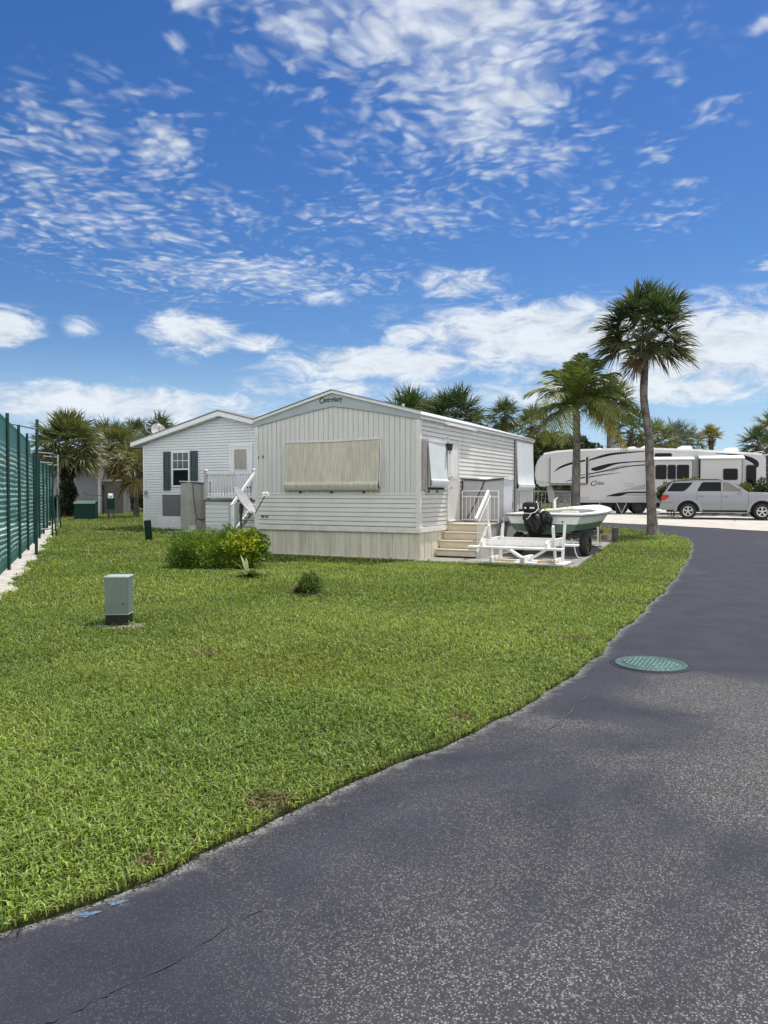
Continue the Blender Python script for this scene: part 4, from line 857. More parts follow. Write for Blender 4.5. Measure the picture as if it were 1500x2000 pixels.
swoosh(s1, spl([(1.05, 2.36), (1.45, 2.72), (2.1, 2.96), (2.86, 3.10)]), spl([(1.05, 2.36), (1.5, 2.62), (2.1, 2.83), (2.86, 3.0)]), 'navy', -.16)
swoosh(s1, spl([(1.7, 1.83), (2.2, 1.99), (2.86, 2.12)]), spl([(1.7, 1.82), (2.2, 1.92), (2.86, 2.05)]), 'navy', -.16)
swoosh(s1, spl([(2.0, 2.06), (2.4, 2.18), (2.86, 2.26)]), spl([(2.0, 2.05), (2.4, 2.14), (2.86, 2.22)]), 'navy', -.16)
swoosh(rv, spl([(3.06, 3.10), (3.8, 3.36), (4.6, 3.50), (6.3, 3.57)]), spl([(3.06, 3.03), (3.8, 3.22), (4.6, 3.38), (6.3, 3.54)]), 'navy', 0)
swoosh(rv, spl([(3.18, 2.53), (3.30, 2.63), (4.1, 2.85), (5.0, 2.96), (6.5, 3.03)]), spl([(3.18, 2.53), (3.35, 2.46), (3.7, 2.50), (4.5, 2.80), (5.2, 2.90), (6.5, 2.99)]), 'navy', 0)
swoosh(rv, spl([(3.04, 2.29), (3.7, 2.43), (4.6, 2.62), (5.4, 2.75), (6.5, 2.83)]), spl([(3.04, 2.23), (3.7, 2.36), (4.6, 2.55), (5.4, 2.69), (6.5, 2.77)]), 'navy', 0)
swoosh(rv, spl([(3.04, 2.12), (3.9, 2.26), (4.85, 2.36)]), spl([(3.04, 2.06), (3.9, 2.21), (4.85, 2.345)]), 'navy', 0)
swoosh(rv, spl([(3.85, 2.38), (4.5, 2.66), (5.4, 2.86)]), spl([(3.85, 2.38), (4.35, 2.42), (4.2, 2.30), (5.2, 2.80)]), 'decalgrey', 0)
swoosh(rv, spl([(4.05, 1.01), (4.7, 1.18), (5.5, 1.26), (6.5, 1.24)]), spl([(4.05, .99), (4.8, 1.0), (5.3, 1.16), (6.5, 1.17)]), 'navy', -.0)
swoosh(rv, spl([(4.6, 1.18), (5.3, 1.45), (6.2, 1.70)]), spl([(4.6, 1.17), (5.3, 1.36), (5.6, 1.34), (6.2, 1.42)]), 'decalgrey', 0)
swoosh(rv, spl([(4.95, 1.05), (5.4, 1.13), (6.5, 1.12)]), spl([(4.95, 1.05), (5.4, 1.02), (6.5, 1.02)]), 'decalgrey', 0)
for z in (1.72, 1.63, 1.54): decal(rv, [(5.05, z), (5.62 - (1.72 - z) * .5, z), (5.62 - (1.72 - z) * .5, z + .03), (5.05, z + .03)], 'decalgrey', 0)
swoosh(rv, spl([(9.9, 3.40), (11.0, 3.33), (11.7, 3.18), (12.08, 2.95), (12.15, 2.70), (12.02, 2.56)]), spl([(9.9, 3.38), (11.0, 3.24), (11.5, 3.02), (11.8, 2.84), (11.88, 2.76), (12.02, 2.56)]), 'navy', 0)
def swin(parent, x0, x1, z0, z1, y, m='glass'):
    r = .09; pts = []
    for cx_, cz_, a in ((x1 - r, z1 - r, 0), (x0 + r, z1 - r, 90), (x0 + r, z0 + r, 180), (x1 - r, z0 + r, 270)): pts += arc(cx_, cz_, r, a, a + 90, 4)
    mb = MB(); mb.prism(pts, y - .03, y - .001); f = mb.build('window', 'iron', parent)
    q = [((x - (x0 + x1) / 2) * .93 + (x0 + x1) / 2, (z - (z0 + z1) / 2) * .93 + (z0 + z1) / 2) for x, z in pts]; mb = MB(); mb.prism(q, y - .034, y - .0305); mb.build('pane', m, f); return f
swin(rv, 6.67, 7.6, 3.17, 3.43, 0); swin(s2, 6.66, 7.26, 1.95, 2.76, -.42); swin(s2, 7.31, 7.75, 1.95, 2.76, -.42); swin(s2, 7.80, 8.45, 1.95, 2.76, -.42); swin(s3, 10.22, 10.98, 1.90, 2.53, -.42); swin(rv, 11.50, 12.02, 1.2, 2.74, 0)
mb = MB(); mb.box(3.08, 3.98, -.014, -.001, .78, 1.52); mb.build('hatch', 'rv', rv, bevel=.01)
letters('C', .42, 'navy', rv, (3.10, -.006, 1.60), (R_(90), 0, 0), 'lettering', .35, .002, .002, 1.15); letters('ardinal', .27, 'navy', rv, (3.42, -.006, 1.66), (R_(90), 0, 0), 'lettering', .35, .002, .002, .66)
mb = MB(); mb.prism([(.66, 1.66), (.98, 1.66), (1.22, .85), (1.2, .62), (.84, .62), (.78, .9)], .8, 1.6); mb.build('pin_box', 'rvgrey', rv, bevel=.03)
for x in (4.9, 5.85):
    for y, s in ((.16, -1), (DW - .16, 1)): wheel(rv, (x, y, .38), .38, .24, 'iron', side=s)
mb = MB(); mb.box(2.4, 12.3, .3, DW - .3, .38, .63); mb.build('chassis', 'dark', rv)
for x in (2.5, 10.4):
    for y in (.35, DW - .35):
        mb = MB(); mb.bar((x, y, .02), (x, y, .66), .09, .09); mb.box(x - .14, x + .14, y - .14, y + .14, 0, .05); mb.build('stabiliser', 'galv', rv)
mb = MB(); mb.bar((4.62, -.03, .60), (4.9, -.03, .02), .03, .05); mb.bar((5.16, -.03, .60), (4.9, -.03, .02), .03, .05); mb.build('wheel_brace', 'galv', rv)
for x, w, h in ((8.0, .85, .25), (10.5, .8, .28), (5.2, .6, .14), (6.0, .75, .2), (3.4, .5, .1)):
    zb = float(np.interp(x + w / 2, [p[0] for p in top], [p[1] for p in top])) + .03
    mb = MB(); mb.loft([[(x, .8, zb), (x + w, .8, zb - .03), (x + w, 1.6, zb - .03), (x, 1.6, zb)], [(x + .1, .85, zb + h * .7), (x + w - .03, .85, zb + h * .7), (x + w - .03, 1.55, zb + h * .7), (x + .1, 1.55, zb + h * .7)], [(x + .28, .9, zb + h), (x + w - .08, .9, zb + h), (x + w - .08, 1.5, zb + h), (x + .28, 1.5, zb + h)]]); mb.build('roof_unit', 'rvroof', rv, bevel=.03, smooth='auto')
mb = MB()
for y in (.5, .95): mb.tube([(12.64, y, .9), (12.62, y, 3.2), (12.5, y, 3.5), (12.1, y, 3.45)], .018, 6)
for k in range(8): mb.bar((12.63, .5, 1.1 + k * .28), (12.63, .95, 1.1 + k * .28), .025, .025)
mb.build('ladder', 'galv', rv)
for i, (x, w) in enumerate(((4.0, .55), (6.55, .4), (10.9, .5))):
    mb = MB(); mb.box(0, w, -.12, .12, 0, .14); a = R_(-12); o = simple('levelling_block', 'white levelling block on the gravel under the long trailer', 'block', mb, 'lens', (8.82 + x * math.cos(a), 45 + x * math.sin(a) - .1, .31), -12, .01, 'levelling blocks under the trailer')
# pickup tucked beneath the gooseneck
pk = thing('pickup_truck', 'white pickup truck backed under the nose of the long trailer', 'pickup truck', (7.2, 45.6, .30), 168)
# local +x is the front of the truck (towards the left), origin at the rear axle
pl_ = [(-1.2, .55), (-1.27, .62), (-1.27, 1.28), (1.05, 1.28), (1.1, 1.32), (1.25, 1.98), (1.55, 2.03), (2.7, 2.03), (3.35, 1.42), (4.5, 1.32), (4.62, .6), (4.3, .5)] + arc(3.75, .42, .5, 8, 172) + [(3.2, .5), (.55, .5)] + arc(0, .42, .5, 8, 172) + [(-.55, .5)]
mb = MB(); mb.prism(pl_, -1.0, 1.0); mb.build('body', 'truck', pk, bevel=.05, smooth='auto')
for cx_ in (0, 3.75):
    for y, s in ((-.9, -1), (.9, 1)): wheel(pk, (cx_, y, .41), .41, .26, 'chrome', 5, side=s)
for y in (-.99, .83):
    mb = MB(); mb.box(-1.29, -1.2, y, y + .16, .85, 1.22); mb.build('tail_light', 'red', pk, bevel=.01)
mb = MB(); mb.box(-1.42, -1.26, -.95, .95, .55, .72); mb.build('rear_bumper', 'chrome', pk, bevel=.03)
for s in (-1, 1):
    mb = MB(); mb.quad((1.4, s * 1.004, 1.42), (1.5, s * 1.004, 1.92), (2.62, s * 1.004, 1.92), (3.1, s * 1.004, 1.42)); mb.build('window', 'glass', pk)
# dark motorhome at the far right
mh = thing('motorhome', 'dark motorhome with a white roof edge standing behind the long trailer', 'motorhome', (22.2, 44.3, .3), -10)
mb = MB(); mb.box(0, 9, 0, 2.5, .5, 3.35); mb.build('body', 'darkcoach', mh, bevel=.08, seg=3)
for z, h in ((3.36, .09), (2.75, .05), (2.35, .05)):
    mb = MB(); mb.box(-.02, 9.02, -.02, 2.52, z, z + h); mb.build('roof' if z > 3 else 'stripe', 'rvroof', mh, bevel=.02)
for x in (1.8, 7.2):
    for y, s in ((.15, -1), (2.35, 1)): wheel(mh, (x, y, .45), .45, .28, 'chrome', side=s)
swin(mh, 1.2, 2.6, 1.5, 2.25, 0); swin(mh, 3.4, 4.6, 1.5, 2.25, 0)

# ------------------------------------------------------------------ white house behind
H2 = (-9.65, 30.85, .11)
h2 = thing('white_house', 'white vinyl-sided manufactured home with slate shutters and a raised deck', 'house', H2, HA)
W2, L2 = 7.98, 10.0
def r2(x): return 3.29 + (4.24 - 3.29) * (1 - abs(x - 3.99) / 3.99)
mb = MB(); mb.prism([(.03, -.2), (W2 - .03, -.2), (W2 - .03, 3.26), (3.99, 4.2), (.03, 3.26)], .05, L2); mb.build('wall', 'vinyltrim', h2)
def xr2(z):
    if z <= 3.29: return (.08, W2 - .08)
    k = (z - 3.29) / .95 * 3.99; return (max(.08, k), min(W2 - .08, W2 - k))
mb = MB(); lap(mb, -.1, 4.22, .105, xr2, .018, g=.026); mb.build('front_siding', 'vinyl', h2, fix=False)
for x in (0, W2 - .09):
    mb = MB(); mb.box(x - .005, x + .095, -.03, .06, -.12, 3.27); mb.build('corner_trim', 'vinyltrim', h2, bevel=.008)
mb = MB(); ov = .28
for s in (-1, 1):
    e = 3.99 + s * 4.4; ze = 4.24 - .238 * 4.4 + .02; mb.prism([(e, ze), (3.99, 4.26), (3.99, 4.455), (e, ze + .175)], -ov - .02, -ov + .02)
mb.build('fascia', 'white', h2, bevel=.006)
mb = MB(); ze = 4.24 - .238 * 4.4 + .03
mb.prism([(-.41, ze), (3.99, 4.265), (8.39, ze), (8.39, ze + .02), (3.99, 4.285), (-.41, ze + .02)], -ov + .02, L2 + .3); mb.build('soffit', 'vinyltrim', h2)
mb = MB(); mb.prism([(-.44, ze + .15), (3.99, 4.44), (8.42, ze + .15), (8.42, ze + .185), (3.99, 4.485), (-.44, ze + .185)], -ov - .04, L2 + .32); r2o = mb.build('roof', 'shingle', h2)
mb = MB(); mb.box(-.43, -.36, -ov, L2 + .3, ze - .02, ze + .17); mb.build('gutter', 'white', h2, bevel=.02)
mb = MB(); mb.box(.7, 1.15, 2.2, 2.6, 3.75, 4.12); mb.lathe([(0, .25), (.16, .2), (.17, 0)], 10, (.95, 2.4, 4.0)); mb.build('roof_vent', 'shingle', r2o)
wn = window(h2, 1.50, 2.40, 1.60, 3.00, -.018, 'slatglass', 'vinyltrim', .07)
mb = MB(); mb.box(1.57, 2.33, -.034, -.020, 2.27, 2.33)
for x in (1.80, 2.06): mb.box(x - .012, x + .012, -.034, -.0315, 2.33, 2.93)
mb.box(1.57, 2.33, -.035, -.032, 2.62, 2.645); mb.build('muntin', 'vinyltrim', wn)
mb = MB(); mb.box(1.57, 2.33, -.033, -.0305, 1.67, 2.27); mb.build('pane', 'glass', wn)
for a in (1.08, 2.44):
    mb = MB(); b = a + .35
    for u0, u1, z0, z1 in ((a, a + .06, 1.48, 3.0), (b - .06, b, 1.48, 3.0), (a + .06, b - .06, 1.48, 1.60), (a + .06, b - .06, 2.2, 2.28), (a + .06, b - .06, 2.9, 3.0)): mb.box(u0, u1, -.055, -.016, z0, z1)
    mb.box(a + .06, b - .06, -.038, -.016, 1.6, 2.9); mb.box(a + .1, b - .1, -.05, -.016, 1.66, 2.14); mb.box(a + .1, b - .1, -.05, -.016, 2.34, 2.84); mb.build('shutter', 'shutter', h2)
mb = MB()
for u0, u1, z0, z1 in ((4.30, 4.40, 1.17, 3.20), (5.27, 5.37, 1.17, 3.20), (4.40, 5.27, 3.10, 3.20)): mb.box(u0, u1, -.05, -.01, z0, z1)
dfr = mb.build('door_frame', 'vinyltrim', h2, bevel=.006)
mb = MB(); mb.box(4.40, 5.27, -.034, -.01, 1.18, 3.10); d2 = mb.build('door', mat('lavender_white_door', (.68, .68, .74), .4, .04), h2)
mb = MB(); sc = []
for i in range(13):
    u = i / 12; sc.append((4.55 + .55 * u, 3.0 + .02 * math.cos(u * 6 * math.pi)))
mb.prism([(4.55, 2.26), (5.10, 2.26)] + sc[::-1], -.040, -.0345); gl = mb.build('door_glass', 'curtain', d2)
mb = MB()
for a, b, c, d in ((4.53, 5.12, 2.22, 2.262), (4.53, 4.556, 2.26, 3.0), (5.094, 5.12, 2.26, 3.0)): mb.box(a, b, -.048, -.034, c, d)
mb.build('glass_frame', 'lid', gl)
mb = MB(); mb.box(1.02, 1.92, -.05, -.0165, .46, 1.28); mb.box(1.0, 1.94, -.055, -.0165, 1.28, 1.31); mb.build('vent_screen', 'screen', h2, bevel=.004, seg=1)
mb = MB(); lap(mb, -.08, .44, .105, lambda z: (.80, 2.3), .02, pos=-.03); mb.box(.80, 2.3, -.05, -.02, .42, .46); mb.build('lower_panel', 'vinyltrim', h2, fix=False)
mb = MB(); mb.lathe([(0, .02), (.07, .0), (.075, -.05), (.05, -.07), (0, -.07)], 14, (.16, -.03, 1.40), 'y'); mb.tube([(.16, -.06, 1.36), (.12, -.1, 1.28), (.2, -.1, 1.22), (.35, -.05, 1.25)], .012, 5); mb.build('hose_bib', 'dish', h2)
# deck
dk = [(4.45, 7.9)]
mb = MB(); lap(mb, -.25, 1.08, .15, lambda z: (4.46, 7.9), .02, pos=-1.58); mb.build('deck_skirt', 'vinyl', h2, fix=False)
mb = MB(); lap(mb, -.25, 1.08, .15, lambda z: (-1.58, -.03), .02, 'x', 4.47, -1); mb.build('deck_skirt', 'vinyl', h2, fix=False)
mb = MB(); mb.box(4.36, 7.95, -1.68, -.02, 1.10, 1.145); mb.build('deck_floor', 'screen', h2, bevel=.005)
mb = MB(); mb.box(5.52, 5.98, -1.64, -1.603, -.2, 1.02); mb.box(5.60, 5.92, -1.652, -1.641, -.15, .95); mb.build('deck_hatch', 'rvgrey', h2, bevel=.006)
def deckrail(p, q, n, nm='deck_rail'):
    p, q = Vector(p), Vector(q); mb = MB()
    mb.bar(p + Vector((0, 0, 2.06)), q + Vector((0, 0, 2.06)), .085, .06); mb.bar(p + Vector((0, 0, 1.24)), q + Vector((0, 0, 1.24)), .05, .07)
    for i in range(1, n):
        c = p.lerp(q, i / n); mb.tube([c + Vector((0, 0, z)) for z in (1.26, 1.34, 1.38, 1.9, 2.04)], [.03, .034, .018, .022, .03], 8)
    for e in (p, q):
        mb.box(e.x - .055, e.x + .055, e.y - .055, e.y + .055, 1.10, 2.16); mb.lathe([(0, .09), (.03, .05), (.085, .02), (.085, 0)], 8, (e.x, e.y, 2.16))
    return mb.build(nm, 'vinyltrim', h2)
deckrail((4.5, -1.6, 0), (6.62, -1.6, 0), 17); deckrail((4.5, -1.6, 0), (4.5, -.09, 0), 11)
mb = MB()
for i in range(5): mb.box(6.68, 7.6, -1.9 - i * .26, -1.63 - i * .26, .88 - i * .215, .92 - i * .215)
mb.build('deck_tread', 'screen', h2)
mb = MB()
for x in (6.64, 7.62): mb.prism([(-1.60, 1.1), (-1.60, .78), (-2.85, -.2), (-2.98, -.2), (-2.98, -.02)], x - .02, x + .02, 'x')
mb.build('deck_stringer', 'white', h2)
mb = MB()
for x in (6.66, 7.62): mb.bar((x, -1.62, 2.08), (x, -2.95, .95), .06, .09); mb.bar((x, -2.9, .0), (x, -2.9, 1.02), .09, .09)
mb.build('stair_handrail', 'white', h2)
def h2w(x, y, z=0.):
    a = R_(HA); return (H2[0] + x * math.cos(a) - y * math.sin(a), H2[1] + x * math.sin(a) + y * math.cos(a), H2[2] + z)
# furniture on that deck
ch = thing('garden_bench', 'white slatted bench standing on the raised deck behind its railing', 'bench', h2w(5.75, -.75, 1.147), HA)
mb = MB(); mb.box(-.62, .62, -.25, .2, .40, .44); mb.build('seat', 'vinyltrim', ch, bevel=.01)
mb = MB()
for i in range(8): mb.box(-.58 + i * .155, -.50 + i * .155, .18, .205, .44, .80)
mb.box(-.62, .62, .17, .215, .79, .84); mb.build('backrest', 'pink', ch) if False else mb.build('backrest', 'vinyltrim', ch)
for x in (-.56, .56):
    for y in (-.2, .17):
        mb = MB(); mb.box(x - .03, x + .03, y - .03, y + .03, 0, .4); mb.build('leg', 'vinyltrim', ch)
nc = thing('patio_chair', 'navy cloth patio chair on the raised deck below the white door', 'chair', h2w(6.15, -1.0, 1.147), HA + 10)
mb = MB(); mb.box(-.25, .25, -.25, .25, .40, .46); mb.build('seat', 'navychair', nc, bevel=.02)
mb = MB(); mb.loft([rrect(.5, .06, .46, 0, .24), rrect(.5, .06, .9, 0, .3), rrect(.44, .06, 1.08, 0, .33)]); mb.build('backrest', 'navychair', nc)
for x in (-.22, .22):
    for y in (-.22, .22):
        mb = MB(); mb.bar((x, y, 0), (x, y, .42), .03, .03); mb.build('leg', 'iron', nc)
# tall tan cabinet beside the deck
cabinet('storage_cabinet', 'tall weathered tan cabinet with a drooping hose standing beside the white deck', h2w(3.72, -1.25, -.10), 46, .82, .74, 1.86  , 'cabinet', 'lid', 'screen', [([(-.36, 1.78), (-.34, 1.4), (-.26, .75), (-.2, .56), (0, .50), (.2, .55), (.36, .72)], .022), ([(-.25, .55), (-.2, .05)], .014)])
mb = MB(); mb.box(-.5, .3, -.35, .2, 0, .06); mb.box(-.45, .1, -.3, .1, .06, .10); simple('paving_slab', 'flat pale slabs lying on the grass under the tall tan cabinet', 'slab', mb, 'strip', h2w(3.3, -1.65, -.12), 20, .01)
mb = MB(); mb.box(-.12, .12, -.1, .1, 0, .26); mb.box(-.135, .135, -.115, .115, .26, .285); simple('meter_box', 'small white ground box at the foot of the tall tan cabinet', 'box', mb, 'vinyltrim', h2w(4.15, -1.95, -.08), 30, .01)

# ------------------------------------------------------------------ satellite dishes
def dish(t, c, nrm, rx, rz, feed, foc=.42, m='dish', armm='iron'):
    nrm = Vector(nrm).normalized(); q = nrm.to_track_quat('Z', 'Y').to_matrix(); mb = MB(); rings = 9; ns = 36; vs = []; fs = []
    for lay in (0, 1):
        for i in range(rings + 1):
            r = i / rings
            for k in range(ns):
                a = 2 * math.pi * k / ns; d = .14 * r * r * rz - lay * .012; vs.append(Vector(c) + q @ Vector((rx * r * math.cos(a), rz * r * math.sin(a), d)))
    L = (rings + 1) * ns
    for lay in (0, 1):
        for i in range(rings):
            for k in range(ns): fs.append((lay * L + i * ns + k, lay * L + i * ns + (k + 1) % ns, lay * L + (i + 1) * ns + (k + 1) % ns, lay * L + (i + 1) * ns + k))
    for k in range(ns): fs.append((rings * ns + k, rings * ns + (k + 1) % ns, L + rings * ns + (k + 1) % ns, L + rings * ns + k))
    mb.add(vs, fs); mb.build('reflector', m, t, smooth='auto'); c = Vector(c); feed = Vector(feed); e = c + q @ Vector((0, -rz * .97, .1 * rz))
    mb = MB(); mb.tube([c + q @ Vector((0, -rz * .35, -.05)), e + (feed - e) * .12 + Vector((0, 0, -.035)), feed + Vector((.0, 0, -.03))], .012, 6); mb.build('feed_arm', armm, t)
    d = (c - feed).normalized(); mb = MB(); mb.tube([feed - d * .05, feed + d * .015, feed + d * .03, feed + d * .06], [.032, .032, .045, .045], 10); mb.box(feed.x - .075, feed.x + .075, feed.y - .03, feed.y + .03, feed.z - .055, feed.z + .01); mb.build('feed_horn', 'white', t)
sdx, sdy = -3.13, 16.75
sd_ = thing('satellite_dish', 'grey satellite dish on a dark pole between the shrubs and the mobile home', 'satellite dish', (sdx, sdy, .02), 0)
dish(sd_, (.06, 0, 1.28), (.80, -.16, .58), .29, .37, (.60, -.34, 1.46))
mb = MB(); mb.tube([(.0, .06, 0), (0, .06, 1.15)], .025, 10); mb.tube([(0, .06, .62), (0, .06, .66)], .032, 10); mb.build('mast', 'rust', sd_)
mb = MB(); mb.bar((0, .07, 1.03), (.02, .06, 1.24), .08, .10); mb.build('bracket', 'rust', sd_)
mb = MB(); mb.tube([(.02, .03, 1.0), (.07, .02, .95), (.14, 0, .9), (.2, -.05, .95), (.3, -.1, 1.06)], .006, 5); mb.build('cable', 'iron', sd_)
d2t = thing('roof_dish', 'pale round satellite dish on the left roof edge of the white house', 'satellite dish', h2w(.05, .8, 3.50), 0)
dish(d2t, (0, 0, .42), (.45, -.75, .48), .30, .34, (.14, -.40, .62), m='dish'); mb = MB(); mb.tube([(0, .1, -.05), (0, .1, .25), (-.05, .08, .42)], .022, 8); mb.build('mast', 'galv', d2t)
mb = MB(); mb.lathe([(.30, 0), (.33, .0), (.33, .03), (.30, .03), (.30, 0)], 26, (0, 0, 0)); mb.xf(Matrix.Translation((-.38, .5, .62)) @ Vector((.45, -.8, .3)).to_track_quat('Z', 'Y').to_matrix().to_4x4()); mb.build('dish_ring', 'dish', d2t)

# ------------------------------------------------------------------ utility boxes
pd = thing('utility_pedestal', 'sage green utility pedestal with black base standing in the near lawn', 'pedestal', (-2.965, 8.57, .02), 2)
mb = MB(); mb.loft([rrect(.255, .20, .135, k=.08), rrect(.268, .215, .535, k=.08)]); mb.build('cover', 'pedgreen', pd, bevel=.006, smooth='auto')
mb = MB(); mb.loft([rrect(.270, .217, .533, k=.08), rrect(.276, .224, .540, k=.08), rrect(.272, .22, .552, k=.1), rrect(.245, .195, .557, k=.1)]); mb.build('cap', 'pedtop', pd, smooth='auto')
mb = MB(); mb.loft([rrect(.266, .212, .125, k=.08), rrect(.270, .215, .138, k=.08)]); mb.build('rim', 'pedtop', pd, bevel=.004)
mb = MB(); mb.loft([rrect(.25, .195, -.06, k=.08), rrect(.25, .195, .127, k=.08)]); mb.build('base', 'black', pd)
mb = MB(); mb.lathe([(0, -.117), (.008, -.116), (.008, -.095)], 10, (.075, 0, .25), 'y'); mb.build('lock', 'iron', pd)
soil1 = splat(-2.93, 8.42, .36, .22, .2, .03, 'soil_patch', 'soil', None, 5); tag(soil1, 'bare sandy soil round the foot of the sage green pedestal', 'soil', kind='stuff')
mk = thing('marker_post', 'dark green square marker post leaning in the lawn before the white house', 'post', (-7.16, 23.41, 0), 12)
mk.rotation_euler = (0, R_(-5), R_(10)); mb = MB(); mb.box(-.10, .10, -.07, .07, -.1, .64); mb.build('shaft', 'green', mk, bevel=.012); mb = MB(); mb.box(-.105, .105, -.075, .075, .60, .66); mb.build('cap', 'green', mk, bevel=.02)
tf = thing('transformer_box', 'dark green electrical transformer box on the far lawn', 'transformer', (-14.55, 37.6, .08), 2)
mb = MB(); mb.prism([(-.35, 0), (.15, 0), (.15, 1.0), (-.25, .96), (-.35, .90)], -.49, .49, 'x'); mb.build('body', 'green', tf, bevel=.02); mb = MB(); mb.prism([(-.40, .89), (-.26, .985), (.18, 1.025), (.18, 1.0), (-.26, .96), (-.4, .865)], -.52, .52, 'x'); mb.build('lid', mat('faded_green_lid', (.06, .12, .09), .5, .1), tf); mb = MB(); mb.box(-.62, .62, -.6, .55, -.1, .03); mb.build('base_pad', 'strip', tf)
mt = thing('electric_meter', 'green electric meter on two legs with a clear round dome', 'electric meter', (-13.2, 37.1, .08), 0)
mb = MB(); mb.box(-.18, .18, -.08, .08, .62, 1.15); mb.build('box', 'green', mt, bevel=.015)
for x in (-.12, .12):
    mb = MB(); mb.box(x - .035, x + .035, .0, .06, -.05, 1.1); mb.build('leg', 'rust', mt)
mb = MB(); mb.lathe([(0, -.2), (.07, -.18), (.09, -.12), (.09, -.08)], 16, (0, 0, 1.27), 'y'); mb.box(-.10, .10, -.08, .06, 1.14, 1.38); mb.build('dome', 'lens', mt, smooth='auto')
mb = MB(); mb.bar((-.18, 0, 1.26), (-1.0, 0, 1.30), .025, .03); mb.bar((-1.0, 0, 1.30), (-1.35, 0, 1.42), .03, .04); mb.build('arm', 'navychair', mt)
mhc = thing('manhole_cover', 'round teal painted manhole cover set in the asphalt road', 'manhole cover', (2.33, 6.67, 0), 0)
mb = MB(); mb.lathe([(0, .009), (.235, .009), (.24, .006), (.262, .006), (.267, .011), (.30, .011), (.305, .0)], 48); mb.build('lid', 'manhole', mhc, smooth='auto')
mb = MB(); mb.lathe([(.306, .0035), (.345, .0035), (.348, .0)], 48); mb.build('frame', 'black', mhc)
mb = MB(); rg = random.Random(2)
for i in range(-6, 7):
    u = i * .036; hw = math.sqrt(max(0, .222 ** 2 - u * u)); x = -hw
    while x < hw - .02:
        w = min(rg.uniform(.03, .11), hw - x); mb.box(x, x + w - .012, u - .009, u + .009, .008, .0165); x += w
mb.xf(Matrix.Rotation(R_(62), 4, 'Z')); mb.build('tread', 'tread', mhc)

# ------------------------------------------------------------------ green tennis fence
fa = math.atan2(1, -.39); FX, FY = xfence(9.0), 9.0
fn = thing('tennis_court_fence', 'tall green court fence hung with windscreen mesh along the lawn', 'fence', (FX, FY, 0), math.degrees(fa))
FL = math.hypot(.39, 1) * (33 - 9.0)          # local +x runs away from the camera along the fence
def fz(u): return gz(FY + u / math.hypot(.39, 1))
def fh(u): return 2.95 if u < 13.3 else 2.62
mb = MB(); nu, nv = 150, 16; V = []; F = []
for i in range(nu + 1):
    u = FL * i / nu
    for j in range(nv + 1):
        w = j / nv; V.append((u, .035 * math.sin(u * 2.4 + 3 * math.sin(w * 5)) * math.sin(w * math.pi) + .008 * math.sin(w * 24 + u) * math.sin(w * math.pi) - .03, fz(u) + .06 + (fh(u) - .10) * w))
for i in range(nu):
    for j in range(nv): F.append((i * (nv + 1) + j, (i + 1) * (nv + 1) + j, (i + 1) * (nv + 1) + j + 1, i * (nv + 1) + j + 1))
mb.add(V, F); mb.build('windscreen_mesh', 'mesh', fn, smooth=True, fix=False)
u = .4
while u < FL:
    mb = MB(); mb.tube([(u, -.09, fz(u) - .1), (u, -.09, fz(u) + fh(u) + .03)], .032, 10); mb.build('post', 'fgreen', fn, smooth='auto'); u += 2.65
for a, b in ((0, 13.3), (13.3, FL)):
    for dz in (-.02, 1.45, None):
        pts = [(a + (b - a) * i / 8, .05, fz(a + (b - a) * i / 8) + (.08 if dz is None else (fh((a + b) / 2) + dz if dz < 0 else dz))) for i in range(9)]
        if dz == 1.45: continue
        mb = MB(); mb.tube(pts, .024, 8); mb.build('rail', 'fgreen', fn)
for k, (X, Y, h, m) in enumerate(((-8.12, 17.9, 3.2, 'fgreen'), (-11.2, 25.9, 2.9, 'fgreen'), (-13.15, 30.9, 2.95, 'galv'))):
    dx, dy = X - FX, Y - FY; c_, s_ = math.cos(fa), math.sin(fa); lx, ly = dx * c_ + dy * s_, -dx * s_ + dy * c_
    zb = gz(Y); tl = .05
    mb = MB(); mb.tube([(lx, ly, zb - .1), (lx, ly - tl, zb + h)], .036 if k == 0 else .03, 10); mb.build('support_post', 'fgreen' if k < 2 else 'galv', fn, smooth='auto')
    for z in ((h - .22,) if k == 0 else (h - .1, h - .42, .28)):
        mb = MB(); mb.tube([(lx - (1.1 if k == 0 else .8), .05, zb + z + .01), (lx, ly - tl * z / h, zb + z)], .02, 8); mb.build('brace', 'galv', fn)
    if k:
        mb = MB(); mb.tube([(lx, ly, zb + 1.6), (lx - .05, ly - .14, zb - .05)], .028, 8); mb.build('brace', 'fgreen', fn)

# ------------------------------------------------------------------ far left house and shed
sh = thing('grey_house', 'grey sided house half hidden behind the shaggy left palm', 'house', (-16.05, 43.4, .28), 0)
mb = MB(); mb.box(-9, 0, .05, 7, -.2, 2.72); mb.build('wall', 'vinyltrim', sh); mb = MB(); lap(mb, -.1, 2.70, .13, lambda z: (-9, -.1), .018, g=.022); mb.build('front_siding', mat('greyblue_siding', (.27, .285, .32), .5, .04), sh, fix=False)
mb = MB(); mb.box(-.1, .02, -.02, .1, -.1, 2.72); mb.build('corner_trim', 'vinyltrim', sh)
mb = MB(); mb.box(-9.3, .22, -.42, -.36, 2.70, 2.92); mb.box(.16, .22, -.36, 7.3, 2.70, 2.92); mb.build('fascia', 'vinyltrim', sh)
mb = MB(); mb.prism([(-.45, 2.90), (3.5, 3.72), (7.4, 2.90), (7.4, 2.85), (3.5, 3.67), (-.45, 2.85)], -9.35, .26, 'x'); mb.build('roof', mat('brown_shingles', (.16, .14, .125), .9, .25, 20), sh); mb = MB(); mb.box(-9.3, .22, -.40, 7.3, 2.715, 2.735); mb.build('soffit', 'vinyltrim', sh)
sd2 = thing('garden_shed', 'narrow grey resin shed beside the grey house corner', 'shed', (-15.35, 43.6, .27), 0)
